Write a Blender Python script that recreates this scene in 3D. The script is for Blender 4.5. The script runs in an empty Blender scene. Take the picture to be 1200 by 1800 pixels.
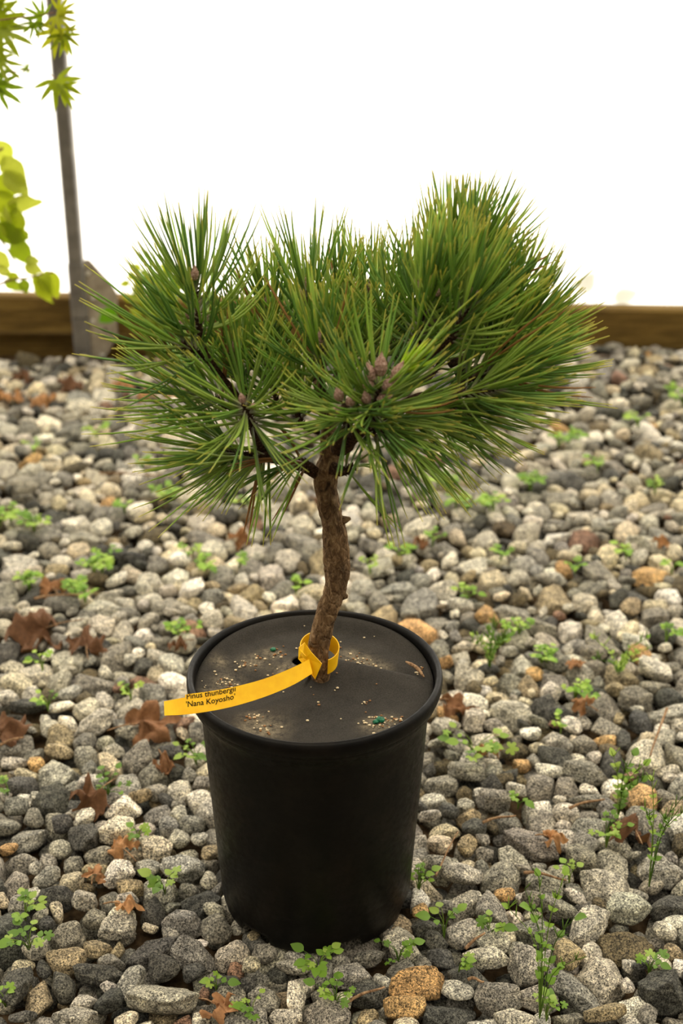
import bpy, math, random
import numpy as np
from mathutils import Vector, Matrix, noise
S = bpy.context.scene
C = S.collection
random.seed(7); rng = np.random.default_rng(7)
R = math.radians

# ------------------------------------------------------------------ camera
CAM = np.array([.030, -1.3274, 1.1359]); PITCH = R(25.741); F = 2500.0
cd = bpy.data.cameras.new('camera'); cam = bpy.data.objects.new('camera', cd); C.objects.link(cam)
cam.location = CAM; cam.rotation_euler = (math.pi/2-PITCH, 0, 0)
cd.sensor_fit = 'VERTICAL'; cd.sensor_height = 36; cd.lens = F*36/1800; cd.clip_start = .01
cd.dof.use_dof = True; cd.dof.focus_distance = 1.53; cd.dof.aperture_fstop = 4.6
S.camera = cam
# ------------------------------------------------------------------ world and sun
W = bpy.data.worlds.new('world'); S.world = W; W.use_nodes = True
nt = W.node_tree; nt.nodes.clear()
tc = nt.nodes.new('ShaderNodeTexCoord'); dp = nt.nodes.new('ShaderNodeVectorMath'); dp.operation = 'DOT_PRODUCT'
dp.inputs[1].default_value = (0, .55, .835)
rp = nt.nodes.new('ShaderNodeValToRGB'); bg = nt.nodes.new('ShaderNodeBackground'); wo = nt.nodes.new('ShaderNodeOutputWorld')
mr = nt.nodes.new('ShaderNodeMapRange'); mr.inputs[1].default_value = -1; mr.inputs[2].default_value = 1
nt.links.new(tc.outputs['Generated'], dp.inputs[0]); nt.links.new(dp.outputs['Value'], mr.inputs[0])
nt.links.new(mr.outputs[0], rp.inputs[0]); nt.links.new(rp.outputs[0], bg.inputs[0]); nt.links.new(bg.outputs[0], wo.inputs[0])
e = rp.color_ramp.elements
e[0].position = .40; e[0].color = (.045, .039, .03, 1); e[1].position = .95; e[1].color = (1, .915, .75, 1)
bg.inputs[1].default_value = 3.05
sd = bpy.data.lights.new('sun', 'SUN'); sd.energy = 8.5; sd.angle = R(9); sd.color = (1, .97, .92)
so = bpy.data.objects.new('sun', sd); C.objects.link(so)
so.rotation_euler = Vector((.10, .80, .62)).to_track_quat('Z', 'Y').to_euler()
S.view_settings.view_transform = 'Standard'; S.view_settings.look = 'None'; S.view_settings.gamma = 1
S.view_settings.use_curve_mapping = False; S.view_settings.exposure = 0.14

# ------------------------------------------------------------------ pixel rays
cP, sP = math.cos(PITCH), math.sin(PITCH)
def ray(px, py):
    u, v = (px-600)/F, -(py-900)/F
    return np.array([u, cP+v*sP, -sP+v*cP])
def at(px, py, y=0.0):
    d = ray(px, py); return CAM+d*((y-CAM[1])/d[1])
def gnd(px, py, z=0.0):
    d = ray(px, py); return CAM+d*((z-CAM[2])/d[2])
def pix(P):
    P = np.atleast_2d(P)-CAM
    z = P[:, 1]*cP-P[:, 2]*sP; y = P[:, 1]*sP+P[:, 2]*cP
    return np.c_[600+F*P[:, 0]/z, 900-F*y/z, z]

# ------------------------------------------------------------------ materials
def lin(c):
    return tuple((x/255/12.92 if x/255 <= .04045 else ((x/255+.055)/1.055)**2.4) for x in c)
def mat(name, col=(128, 128, 128), rough=.7, spec=.3, attr=False):
    m = bpy.data.materials.new(name); m.use_nodes = True
    b = m.node_tree.nodes['Principled BSDF']
    b.inputs['Base Color'].default_value = (*lin(col), 1); b.inputs['Roughness'].default_value = rough
    b.inputs['Specular IOR Level'].default_value = spec
    if attr:
        a = m.node_tree.nodes.new('ShaderNodeAttribute'); a.attribute_name = 'Col'
        m.node_tree.links.new(a.outputs['Color'], b.inputs['Base Color'])
    return m
def N(m, t, **kw):
    n = m.node_tree.nodes.new(t)
    for k, v in kw.items():
        if hasattr(n, k): setattr(n, k, v)
        else: n.inputs[k.replace('_', ' ')].default_value = v
    return n
def L(m, a, b): m.node_tree.links.new(a, b)
def bsdf(m): return m.node_tree.nodes['Principled BSDF']
def ramp(m, src, stops):
    r = N(m, 'ShaderNodeValToRGB'); L(m, src, r.inputs[0]); el = r.color_ramp.elements
    while len(el) < len(stops): el.new(.5)
    for e_, (p, c) in zip(el, stops): e_.position = p; e_.color = (*c, 1) if len(c) == 3 else c
    return r.outputs[0]
def mixc(m, fac, a, b, mode='MIX'):
    x = N(m, 'ShaderNodeMix'); x.data_type = 'RGBA'; x.blend_type = mode
    for s, v in ((x.inputs[0], fac), (x.inputs[6], a), (x.inputs[7], b)):
        if isinstance(v, (int, float)): s.default_value = v
        elif isinstance(v, tuple): s.default_value = (*v, 1)
        else: L(m, v, s)
    return x.outputs[2]
def noise_n(m, vec, scale, detail=3, rough=.55, dist=0):
    n = N(m, 'ShaderNodeTexNoise'); n.inputs['Scale'].default_value = scale; n.inputs['Detail'].default_value = detail
    n.inputs['Roughness'].default_value = rough; n.inputs['Distortion'].default_value = dist
    if vec is not None: L(m, vec, n.inputs['Vector'])
    return n.outputs['Fac']
def bump(m, h, strength, dist=.002):
    b = N(m, 'ShaderNodeBump'); b.inputs['Strength'].default_value = strength; b.inputs['Distance'].default_value = dist
    L(m, h, b.inputs['Height']); L(m, b.outputs[0], bsdf(m).inputs['Normal'])
def objco(m): return N(m, 'ShaderNodeTexCoord').outputs['Object']

M = {}
m = M['stone'] = mat('granite_stone', rough=.85, spec=.25, attr=True)
co = objco(m); at_ = [n for n in m.node_tree.nodes if n.type == 'ATTRIBUTE'][0].outputs['Color']
n1 = noise_n(m, co, 420, 4, .7); n2 = noise_n(m, co, 90, 5, .65, .6); n3 = noise_n(m, co, 850, 2, .6)
f1 = ramp(m, n1, [(.38, (.14, .14, .14)), (.50, (.95, .95, .95)), (.62, (1.8, 1.78, 1.7))])
f2 = ramp(m, n2, [(.32, (.42, .42, .41)), (.50, (1.02, 1.0, .97)), (.66, (1.65, 1.6, 1.48))])
f3 = ramp(m, n3, [(.40, (.45, .45, .45)), (.52, (1.05, 1.05, 1.05))])
c = mixc(m, 1.0, at_, f1, 'MULTIPLY'); c = mixc(m, .9, c, f2, 'MULTIPLY'); c = mixc(m, .8, c, f3, 'MULTIPLY')
L(m, c, bsdf(m).inputs['Base Color'])
nb = noise_n(m, co, 260, 6, .7); vv = N(m, 'ShaderNodeTexVoronoi'); vv.inputs['Scale'].default_value = 125
nd = noise_n(m, co, 60, 3); va = N(m, 'ShaderNodeVectorMath', operation='ADD'); L(m, co, va.inputs[0]); vs_ = N(m, 'ShaderNodeVectorMath', operation='SCALE'); vs_.inputs['Scale'].default_value = .01
cb = N(m, 'ShaderNodeCombineXYZ'); L(m, nd, cb.inputs[0]); L(m, nd, cb.inputs[1]); L(m, cb.outputs[0], vs_.inputs[0]); L(m, vs_.outputs[0], va.inputs[1]); L(m, va.outputs[0], vv.inputs['Vector'])
sm_ = N(m, 'ShaderNodeMath', operation='MULTIPLY_ADD'); sm_.inputs[1].default_value = .45; L(m, vv.outputs['Distance'], sm_.inputs[0]); L(m, nb, sm_.inputs[2]); bump(m, sm_.outputs[0], 1.0, .0036)

m = M['soil'] = mat('dark_soil', (60, 46, 32), .95, .1)
co = objco(m); n1 = noise_n(m, co, 60, 6); L(m, ramp(m, n1, [(.3, lin((35, 27, 18))), (.7, lin((92, 74, 52)))]), bsdf(m).inputs['Base Color']); bump(m, n1, 1, .01)

m = M['pot'] = mat('black_plastic', (24, 22, 20), .42, .14)
co = objco(m); n1 = noise_n(m, co, 14, 6, .7); n2 = noise_n(m, co, 130, 4, .7)
c = ramp(m, n1, [(.45, lin((10, 9, 8))), (.78, lin((28, 23, 18)))]); 
L(m, c, bsdf(m).inputs['Base Color']); L(m, ramp(m, n2, [(.3, (.34,)*3), (.7, (.58,)*3)]), bsdf(m).inputs['Roughness']); bump(m, n2, .12, .001)

m = M['felt'] = mat('charcoal_felt', (62, 58, 52), .95, .1)
co = objco(m); n1 = noise_n(m, co, 45, 5, .6); n2 = noise_n(m, co, 700, 3, .6); n4 = noise_n(m, co, 110, 9, .85)
c = mixc(m, n1, lin((42, 40, 37)), lin((64, 60, 55))); c = mixc(m, .6, c, ramp(m, n2, [(.3, (.5,)*3), (.7, (1.4,)*3)]), 'MULTIPLY')
# sand stains where the photograph has them: distance to a few points in the disc
at2 = N(m, 'ShaderNodeAttribute', attribute_name='Dust').outputs['Fac']
mm = N(m, 'ShaderNodeMath', operation='MULTIPLY'); L(m, at2, mm.inputs[0]); L(m, ramp(m, n4, [(.40, (0, 0, 0)), (.72, (.75,)*3)]), mm.inputs[1])
c = mixc(m, mm.outputs[0], c, lin((176, 160, 132)))
L(m, c, bsdf(m).inputs['Base Color']); bump(m, n2, .3, .001)

m = M['bark'] = mat('pine_bark', (92, 70, 50), .9, .15)
co = objco(m); mp = N(m, 'ShaderNodeMapping'); mp.inputs['Scale'].default_value = (1, 1, .55); L(m, co, mp.inputs[0])
n1 = noise_n(m, mp.outputs[0], 160, 7, .7, .8); n2 = noise_n(m, co, 35, 4)
vo = N(m, 'ShaderNodeTexVoronoi'); vo.feature = 'DISTANCE_TO_EDGE'; vo.inputs['Scale'].default_value = 110; L(m, mp.outputs[0], vo.inputs['Vector'])
c = ramp(m, n1, [(.30, lin((44, 32, 22))), (.52, lin((134, 108, 80))), (.72, lin((196, 170, 134)))])
c = mixc(m, .6, c, ramp(m, n2, [(.35, (.65, .6, .55)), (.65, (1.25, 1.15, 1.0))]), 'MULTIPLY')
L(m, c, bsdf(m).inputs['Base Color'])
ad = N(m, 'ShaderNodeMath', operation='ADD'); L(m, n1, ad.inputs[0]); L(m, ramp(m, vo.outputs['Distance'], [(0, (0,)*3), (.12, (.4,)*3)]), ad.inputs[1])
bump(m, ad.outputs[0], 1, .004)

m = M['twigbark'] = mat('dark_shoot_bark', (70, 50, 38), .9, .1)
n1 = noise_n(m, objco(m), 420, 5, .7); L(m, ramp(m, n1, [(.35, lin((34, 23, 16))), (.6, lin((92, 68, 52))), (.75, lin((180, 160, 140)))]), bsdf(m).inputs['Base Color']); bump(m, n1, 1, .003)
m = M['bud'] = mat('scaly_bud', (160, 122, 104), .85, .1)
n1 = noise_n(m, objco(m), 650, 4, .7); L(m, ramp(m, n1, [(.35, lin((124, 88, 74))), (.55, lin((196, 158, 142))), (.72, lin((236, 218, 204)))]), bsdf(m).inputs['Base Color']); bump(m, n1, 1, .002)

def leafy(name, rough, trans, tint=1.25):
    m = mat(name, rough=rough, spec=.35, attr=True); b = bsdf(m)
    a = [n for n in m.node_tree.nodes if n.type == 'ATTRIBUTE'][0]
    t = N(m, 'ShaderNodeBsdfTranslucent'); c = mixc(m, 1.0, a.outputs['Color'], (tint, tint, tint*.7), 'MULTIPLY'); L(m, c, t.inputs['Color'])
    mx = N(m, 'ShaderNodeMixShader'); mx.inputs[0].default_value = trans
    L(m, b.outputs[0], mx.inputs[1]); L(m, t.outputs[0], mx.inputs[2])
    L(m, mx.outputs[0], m.node_tree.nodes['Material Output'].inputs['Surface']); return m
M['needle'] = leafy('pine_needle', .42, .32)
M['leaf'] = leafy('green_leaf', .5, .42, 1.15)
M['dry'] = leafy('dry_leaf', .8, .15, 1.1)
m = M['dry']; n1 = noise_n(m, objco(m), 180, 5, .7); a = [n for n in m.node_tree.nodes if n.type == 'ATTRIBUTE'][0].outputs['Color']
L(m, mixc(m, .8, a, ramp(m, n1, [(.3, (.5, .45, .4)), (.7, (1.35, 1.3, 1.2))]), 'MULTIPLY'), bsdf(m).inputs['Base Color'])
M['stick'] = mat('dry_stick', (130, 98, 70), .85, .1)
n1 = noise_n(M['stick'], objco(M['stick']), 300, 4); L(M['stick'], ramp(M['stick'], n1, [(.3, lin((84, 58, 40))), (.7, lin((168, 136, 102)))]), bsdf(M['stick']).inputs['Base Color'])
m = M['tag'] = mat('yellow_tag_plastic', (252, 192, 8), .5, .3)
n1 = noise_n(m, objco(m), 90, 3); L(m, ramp(m, n1, [(.3, lin((247, 184, 6))), (.7, lin((255, 200, 18)))]), bsdf(m).inputs['Base Color'])
m = M['ink'] = mat('black_ink', (28, 24, 16), .7, .1)
n1 = noise_n(m, objco(m), 500, 2); L(m, ramp(m, n1, [(.3, lin((20, 17, 10))), (.7, lin((38, 32, 20)))]), bsdf(m).inputs['Base Color'])
m = M['steel'] = mat('galvanised_steel', (128, 124, 118), .5, .5)
bsdf(m).inputs['Metallic'].default_value = .55
n1 = noise_n(m, objco(m), 22, 4); L(m, ramp(m, n1, [(.3, lin((112, 108, 104))), (.7, lin((150, 146, 140)))]), bsdf(m).inputs['Base Color'])
m = M['plate'] = mat('dull_zinc_plate', (160, 148, 132), .6, .4)
n1 = noise_n(m, objco(m), 30, 5); L(m, ramp(m, n1, [(.3, lin((134, 122, 106))), (.7, lin((186, 174, 156)))]), bsdf(m).inputs['Base Color'])
m = M['bolt'] = mat('bright_bolt', (205, 200, 190), .4, .5)
n1 = noise_n(m, objco(m), 100, 2); L(m, ramp(m, n1, [(.3, lin((190, 185, 175))), (.7, lin((225, 220, 210)))]), bsdf(m).inputs['Base Color'])
m = M['wood'] = mat('treated_lumber', (140, 108, 44), .8, .2)
co = objco(m); mp = N(m, 'ShaderNodeMapping'); mp.inputs['Scale'].default_value = (.7, 6, 6); L(m, co, mp.inputs[0])
n1 = noise_n(m, mp.outputs[0], 9, 6, .65, .5)
L(m, ramp(m, n1, [(.3, lin((78, 60, 26))), (.55, lin((116, 92, 44))), (.75, lin((146, 122, 66)))]), bsdf(m).inputs['Base Color']); bump(m, n1, .5, .003)
# poly film: lets daylight through, diffusing it
m = M['film'] = bpy.data.materials.new('translucent_poly_film'); m.use_nodes = True; m.node_tree.nodes.clear()
o_ = N(m, 'ShaderNodeOutputMaterial'); d_ = N(m, 'ShaderNodeBsdfDiffuse'); t_ = N(m, 'ShaderNodeBsdfTranslucent'); x_ = N(m, 'ShaderNodeMixShader')
n1 = noise_n(m, objco(m), 1.3, 3); cc = ramp(m, n1, [(.3, (.90, .885, .86)), (.7, (.93, .92, .90))])
L(m, cc, d_.inputs[0]); L(m, cc, t_.inputs[0]); x_.inputs[0].default_value = .72
L(m, d_.outputs[0], x_.inputs[1]); L(m, t_.outputs[0], x_.inputs[2]); L(m, x_.outputs[0], o_.inputs[0])
m = M['grain'] = mat('sand_grain', (205, 180, 140), .8, .2, attr=True)
m = M['pellet'] = mat('green_pellet', (10, 92, 62), .5, .4)
n1 = noise_n(m, objco(m), 500, 2); L(m, ramp(m, n1, [(.3, lin((6, 74, 50))), (.7, lin((22, 118, 82)))]), bsdf(m).inputs['Base Color'])

# ------------------------------------------------------------------ mesh helpers
class MB:
    def __init__(s): s.v = []; s.f = []; s.c = []; s.n = 0
    def add(s, v, f, col=None):
        v = np.asarray(v, float); s.v.append(v); s.f += [tuple(i+s.n for i in q) for q in f]; s.n += len(v)
        if col is None: col = (.5, .5, .5)
        col = np.asarray(col, float)
        s.c.append(np.tile(col, (len(v), 1)) if col.ndim == 1 else col)
    def build(s, name, m, parent=None, origin=None, smooth=True):
        v = np.vstack(s.v); org = np.array(origin if origin is not None else (0, 0, 0), float)
        me = bpy.data.meshes.new(name); me.from_pydata((v-org).tolist(), [], s.f)
        a = me.color_attributes.new('Col', 'FLOAT_COLOR', 'POINT')
        a.data.foreach_set('color', np.c_[np.vstack(s.c), np.ones(len(v))].astype(np.float32).ravel())
        if smooth: me.polygons.foreach_set('use_smooth', [True]*len(me.polygons))
        me.materials.append(m); me.update()
        o = bpy.data.objects.new(name, me); C.objects.link(o)
        if parent is not None: o.parent = parent; o.location = Vector(org)-gl(parent)
        else: o.location = org
        return o
def gl(o):
    v = Vector(o.location)
    while o.parent: o = o.parent; v += o.location
    return v
def tag(o, label=None, cat=None, group=None, kind=None):
    for k, v in (('label', label), ('category', cat), ('group', group), ('kind', kind)):
        if v: o[k] = v
    return o
def empty(name, loc, label, cat, group=None):
    o = bpy.data.objects.new(name, None); C.objects.link(o); o.location = Vector(loc); o.empty_display_size = .02
    return tag(o, label, cat, group)
def spline(pts, n):                # Catmull-Rom through rows of pts (any width)
    P = np.asarray(pts, float); P = np.vstack([2*P[0]-P[1], P, 2*P[-1]-P[-2]]); out = []
    k = len(P)-3
    for t in np.linspace(0, k, n):
        i = min(int(t), k-1); u = t-i; a, b, c, d = P[i:i+4]
        out.append(.5*((2*b)+(-a+c)*u+(2*a-5*b+4*c-d)*u*u+(-a+3*b-3*c+d)*u**3))
    return np.array(out)
def tube(mb, pts, rad, sides=8, col=None, cap=True, jitter=0):
    P = np.asarray(pts, float); n = len(P); rad = np.broadcast_to(rad, (n,))
    T = np.gradient(P, axis=0); T /= np.linalg.norm(T, axis=1)[:, None]+1e-12
    ref = np.array([0, 0, 1.]) if abs(T[0][2]) < .9 else np.array([1., 0, 0])
    a = np.cross(T[0], ref); a /= np.linalg.norm(a); V = []
    for i in range(n):
        a = a-T[i]*a.dot(T[i]); a /= np.linalg.norm(a); b = np.cross(T[i], a)
        for k in range(sides):
            th = 2*math.pi*k/sides; r = rad[i]*(1+(random.uniform(-jitter, jitter) if jitter else 0))
            V.append(P[i]+r*(a*math.cos(th)+b*math.sin(th)))
    f = [(i*sides+k, i*sides+(k+1) % sides, (i+1)*sides+(k+1) % sides, (i+1)*sides+k) for i in range(n-1) for k in range(sides)]
    if cap: f += [tuple(range(sides))[::-1], tuple(range((n-1)*sides, n*sides))]
    if col is not None and np.ndim(col) == 2: col = np.repeat(col, sides, axis=0)
    mb.add(V, f, col)
def box(mb, lo, hi, col=None):
    x0, y0, z0 = lo; x1, y1, z1 = hi
    mb.add([(x0, y0, z0), (x1, y0, z0), (x1, y1, z0), (x0, y1, z0), (x0, y0, z1), (x1, y0, z1), (x1, y1, z1), (x0, y1, z1)],
           [(3, 2, 1, 0), (4, 5, 6, 7), (0, 1, 5, 4), (1, 2, 6, 5), (2, 3, 7, 6), (3, 0, 4, 7)], col)
def lathe(prof, n=96):
    V = [(r*math.cos(2*math.pi*k/n), r*math.sin(2*math.pi*k/n), z) for r, z in prof for k in range(n)]
    f = [(i*n+k, i*n+(k+1) % n, (i+1)*n+(k+1) % n, (i+1)*n+k) for i in range(len(prof)-1) for k in range(n)]
    return V, f
def ico(sub):
    import bmesh
    b = bmesh.new(); bmesh.ops.create_icosphere(b, subdivisions=sub, radius=1)
    b.verts.ensure_lookup_table(); v = np.array([x.co[:] for x in b.verts]); v /= np.linalg.norm(v, axis=1)[:, None]
    f = [tuple(x.index for x in q.verts) for q in b.faces]; b.free(); return v, f
ICO = {k: ico(k) for k in (1, 2, 3, 4, 5)}

# ------------------------------------------------------------------ setting
def sstep(a, b, x): t = np.clip((x-a)/(b-a), 0, 1); return t*t*(3-2*t)
def gz(x, y): return .035*sstep(.1, .55, x)*sstep(1.25, 1.75, y)-.01*sstep(0, -.4, x)*sstep(1.3, 1.7, y)
mb = MB(); g = 60
X, Y = np.meshgrid(np.linspace(-3, 3, g), np.linspace(-2.2, 2.3, g))
V = np.c_[X.ravel(), Y.ravel(), (gz(X, Y)-.032).ravel()]
mb.add(V, [(j*g+i, j*g+i+1, (j+1)*g+i+1, (j+1)*g+i) for j in range(g-1) for i in range(g-1)])
tag(mb.build('floor', M['soil']), 'dark soil ground under the gravel', kind='structure')
WY = 1.915; YAW = -.07                                  # wall plane y = WY + YAW*x
def wally(x): return WY+YAW*x
mb = MB()
xs = np.linspace(-4.5, 4.5, 60); zs = np.linspace(.06, 3.6, 24); V = []
for z in zs:
    for x in xs: V.append((x, wally(x)+.05+.004*math.sin(7*x+z*2), z))
k = len(xs); mb.add(V, [(j*k+i, j*k+i+1, (j+1)*k+i+1, (j+1)*k+i) for j in range(len(zs)-1) for i in range(k-1)])
tag(mb.build('wall_back', M['film'], origin=(0, WY, 0)), 'translucent white plastic greenhouse wall glowing with daylight', kind='structure')
def board(name, x0, x1, z0, z1, d0, d1):
    mb = MB(); n = 24; rows = [(d0, z0), (d0, z1-.006), (d0+.006, z1), (d1, z1), (d1, z0)]; V = []
    for x in np.linspace(x0, x1, n): V += [(x, wally(x)+d, z+.0015*math.sin(9*x+z*50)) for d, z in rows]
    f = [(i*5+k, i*5+(k+1) % 5, (i+1)*5+(k+1) % 5, (i+1)*5+k) for i in range(n-1) for k in range(5)]+[(4, 3, 2, 1, 0), tuple(range((n-1)*5, n*5))]
    mb.add(V, f); return tag(mb.build(name, M['wood'], origin=(0, WY, z0), smooth=False), kind='structure')
board('baseboard_back', -3, 3, .032, .122, 0, .038)
board('trim_1', -3, 3, -.05, .020, .034, .075)

# greenhouse post with its sleeve and gusset plate
py_ = wally(-.62)-.03
pb = at(144, 617, py_); px_ = at(134, 462, py_)[0]
post = empty('greenhouse_post', (px_, py_, 0), 'grey galvanised square steel post standing against the white plastic wall', 'post')
def sq(cx, cy, w, z0, z1, name, rot=R(0)):
    mb = MB(); c, s = math.cos(rot), math.sin(rot); b = w*.12; h = w/2
    pl = [(-h+b, -h), (h-b, -h), (h, -h+b), (h, h-b), (h-b, h), (-h+b, h), (-h, h-b), (-h, -h+b)]
    V = [(cx+x*c-y*s, cy+x*s+y*c, z) for z in (z0, z1) for x, y in pl]
    mb.add(V, [(i, (i+1) % 8, 8+(i+1) % 8, 8+i) for i in range(8)]+[tuple(range(8))[::-1], tuple(range(8, 16))])
    return mb.build(name, M['steel'], post, origin=(cx, cy, z0), smooth=False)
zj = at(130, 462, py_)[2]; zk = at(130, 555, py_)[2]
sq(px_, py_, .034, zk, 2.6, 'upright')
sq(px_, py_, .039, zk+.002, zj, 'sleeve'); sq(px_, py_, .039, -.06, zk-.002, 'ground_sleeve')
mb = MB(); pol = [(148, 457), (157, 457), (197, 501), (206, 517), (206, 592), (189, 621), (160, 640), (148, 640)]
gy = py_-.004; V = [at(x, y, gy) for x, y in pol]; V += [v+np.array([0, .004, 0]) for v in V]; n = len(pol)
mb.add(V, [tuple(range(n))[::-1], tuple(range(n, 2*n))]+[(i, (i+1) % n, n+(i+1) % n, n+i) for i in range(n)])
gp = mb.build('gusset_plate', M['plate'], post, origin=at(180, 540, gy), smooth=False)
for (x, y) in ((164, 523), (163, 564), (155, 480)):
    mb = MB(); p = at(x, y, gy-.001); a = [(p[0]+.0055*math.cos(t*math.pi/3), p[1]-d, p[2]+.0055*math.sin(t*math.pi/3)) for d in (0, .005) for t in range(6)]
    mb.add(a, [(i, (i+1) % 6, 6+(i+1) % 6, 6+i) for i in range(6)]+[(11, 10, 9, 8, 7, 6)]); mb.build('bolt', M['bolt'], gp, origin=p, smooth=False)
mb = MB(); p = at(185, 579, gy-.0006); mb.add([(p[0]+.004*math.cos(t*.524), p[1], p[2]+.004*math.sin(t*.524)) for t in range(12)], [tuple(range(12))[::-1]]); mb.build('bolt_hole', M['ink'], gp, origin=p)

# ------------------------------------------------------------------ pot
PH = .303
pot = empty('nursery_pot', (0, 0, 0), 'black plastic nursery pot standing on the gravel holding the small pine', 'pot')
out = [(.108, 0), (.1095, .006), (.1115, .018), (.1185, .15), (.1245, .245), (.1262, .260), (.1285, .268), (.1335, .276), (.1365, .280), (.1372, .284), (.1388, .286), (.1400, .290), (.1403, .296), (.1392, .301), (.1365, .3035), (.1335, .302), (.1322, .297), (.1315, .285), (.126, .262), (.1225, .2), (.112, .03), (.105, .012), (0.0, .012)]
n = 144; V, f = lathe(out, n); V = np.array(V)
th = np.arctan2(V[:, 1], V[:, 0])
notch = np.zeros(len(V))
for a0 in (-1.25, -2.25, -.3, .8, 1.9, 2.9): notch = np.maximum(notch, np.abs((th-a0+math.pi) % (2*math.pi)-math.pi) < .16)
low = V[:, 2] < .007
V[:, 2] = np.where(low & (notch > 0), .012, V[:, 2])
V[:, 0] += .0012*np.sin(2*th+.6)*V[:, 2]/.3; V[:, 1] += .0008*np.sin(3*th)*V[:, 2]/.3
V[:, 2] += .0012*np.sin(2*th+1.)*(V[:, 2] > .25)
rimi = 9
mb = MB(); mb.add(V[:n*(rimi+1)], [q for q in f if max(q) < n*(rimi+1)]); mb.add(V[n*17:], [tuple(i-n*17 for i in q) for q in f if min(q) >= n*17]); mb.build('body', M['pot'], pot)
mb = MB(); mb.add(V[n*rimi:n*18], [tuple(i-n*rimi for i in q) for q in f if min(q) >= n*rimi and max(q) < n*18]); mb.build('rim', M['pot'], pot)
mb = MB(); V, f = lathe([(.0, .268), (.06, .268), (.127, .268)], 64); V = np.array(V); V[:, 2] += .003*np.sin(V[:, 0]*200)*np.cos(V[:, 1]*170); mb.add(V, f); mb.build('potting_soil', M['soil'], pot)

# weed-mat disc over the soil, slit to the right of the trunk
TB = at(563, 1176, -.002); DZ = .287
def disc_z(x, y):
    r = math.hypot(x, y)/.131
    z = DZ+.011*sstep(.82, 1.0, r)*sstep(-.2, .9, y/.131)+.004*math.sin(x*38+1)*math.cos(y*30)*(1-r*r)
    d2 = math.hypot(x+.02, y+.045); z += .006*math.exp(-(d2/.04)**2)
    z -= .008*math.exp(-((x+.075)**2+(y+.02)**2)/.0011)
    return z
DS = []; mb = MB(); nr, na = 30, 180; V = []; dust = []
s0 = gnd(740, 1198, DZ); hc = gnd(560, 1174, DZ); aS = math.atan2(s0[1]-hc[1], s0[0]-hc[0])
dp_ = [(400, 1195, .016), (445, 1162, .014), (478, 1150, .012), (500, 1180, .016), (385, 1165, .010), (370, 1215, .010), (655, 1275, .013), (680, 1270, .012), (470, 1282, .020), (440, 1262, .012), (430, 1290, .014), (640, 1162, .014), (670, 1172, .010), (610, 1150, .012)]
dpw = [(gnd(a_, b_, DZ), s_) for a_, b_, s_ in dp_]
for j in range(nr):
    for i in range(na+1):
        a = aS+2*math.pi*i/na; t = j/(nr-1)
        dx, dy = math.cos(a), math.sin(a)
        # distance from hole centre to the disc rim in this direction
        b_ = hc[0]*dx+hc[1]*dy; rr = -b_+math.sqrt(b_*b_+.1312**2-(hc[0]**2+hc[1]**2))
        r0 = .019+.010*max(0, math.cos(a-math.pi*.95))**2+.005*max(0, math.cos(a+.2))**6+.0025*math.sin(5*a)
        r = r0+(rr-r0)*t; x, y = hc[0]+dx*r, hc[1]+dy*r
        z = disc_z(x, y)
        back = i/na                                         # i=na: the front flap edge lies over the back one
        z += .012*math.exp(-((1-back)*6.28*r/.035)**2)*(1-t**4)
        if t < .25 and math.cos(a-math.pi) > .3: z += .006*(1-t/.25)
        V.append((x, y, z)); DS.append((x, y, z))
        q = sum(math.exp(-((x-p[0])**2+(y-p[1])**2)/s_**2) for p, s_ in dpw); dust.append(min(1, q*.9))
mb.add(V, [((j+1)*(na+1)+i, (j+1)*(na+1)+i+1, j*(na+1)+i+1, j*(na+1)+i) for j in range(nr-1) for i in range(na)])
fd = mb.build('weed_barrier_disc', M['felt']); a = fd.data.attributes.new('Dust', 'FLOAT', 'POINT'); a.data.foreach_set('value', np.array(dust, np.float32))
md = fd.modifiers.new('thickness', 'SOLIDIFY'); md.thickness = .0022; md.offset = -1
tag(fd, 'round charcoal felt weed mat covering the soil in the black pot', 'weed mat')
DS = np.array(DS)
def ztop(p): return DS[np.argmin((DS[:, 0]-p[0])**2+(DS[:, 1]-p[1])**2), 2]
# sand grains on the mat (stuff) and three green pellets
mb = MB(); iv, if_ = ICO[1]
spots = [(400, 1195, 12, 22), (435, 1165, 16, 22), (478, 1149, 14, 12), (625, 1162, 14, 26), (655, 1174, 16, 14), (660, 1272, 16, 34), (690, 1268, 12, 18), (447, 1263, 9, 20), (470, 1285, 18, 14), (640, 1237, 6, 6), (735, 1180, 10, 10), (550, 1200, 90, 26), (560, 1120, 90, 10), (366, 1205, 8, 6)]
for x, y, s_, k_ in spots:
    for _ in range(k_):
        p = gnd(x+random.gauss(0, s_), y+random.gauss(0, s_*.45), DZ)
        if math.hypot(p[0], p[1]) > .124 or math.hypot(p[0]-hc[0], p[1]-hc[1]) < .033: continue
        p[2] = ztop(p)+.0008
        s = random.uniform(.0006, .0015)*np.array([1.3, 1, .8]); q = random.random()
        mb.add(iv*s+p, if_, lin((225, 205, 168)) if q < .7 else lin((150, 110, 74)))
tag(mb.build('sand_grains', M['grain'], origin=(0, 0, DZ)), 'pale sand grains scattered on the charcoal weed mat', 'sand', kind='stuff')
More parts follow.
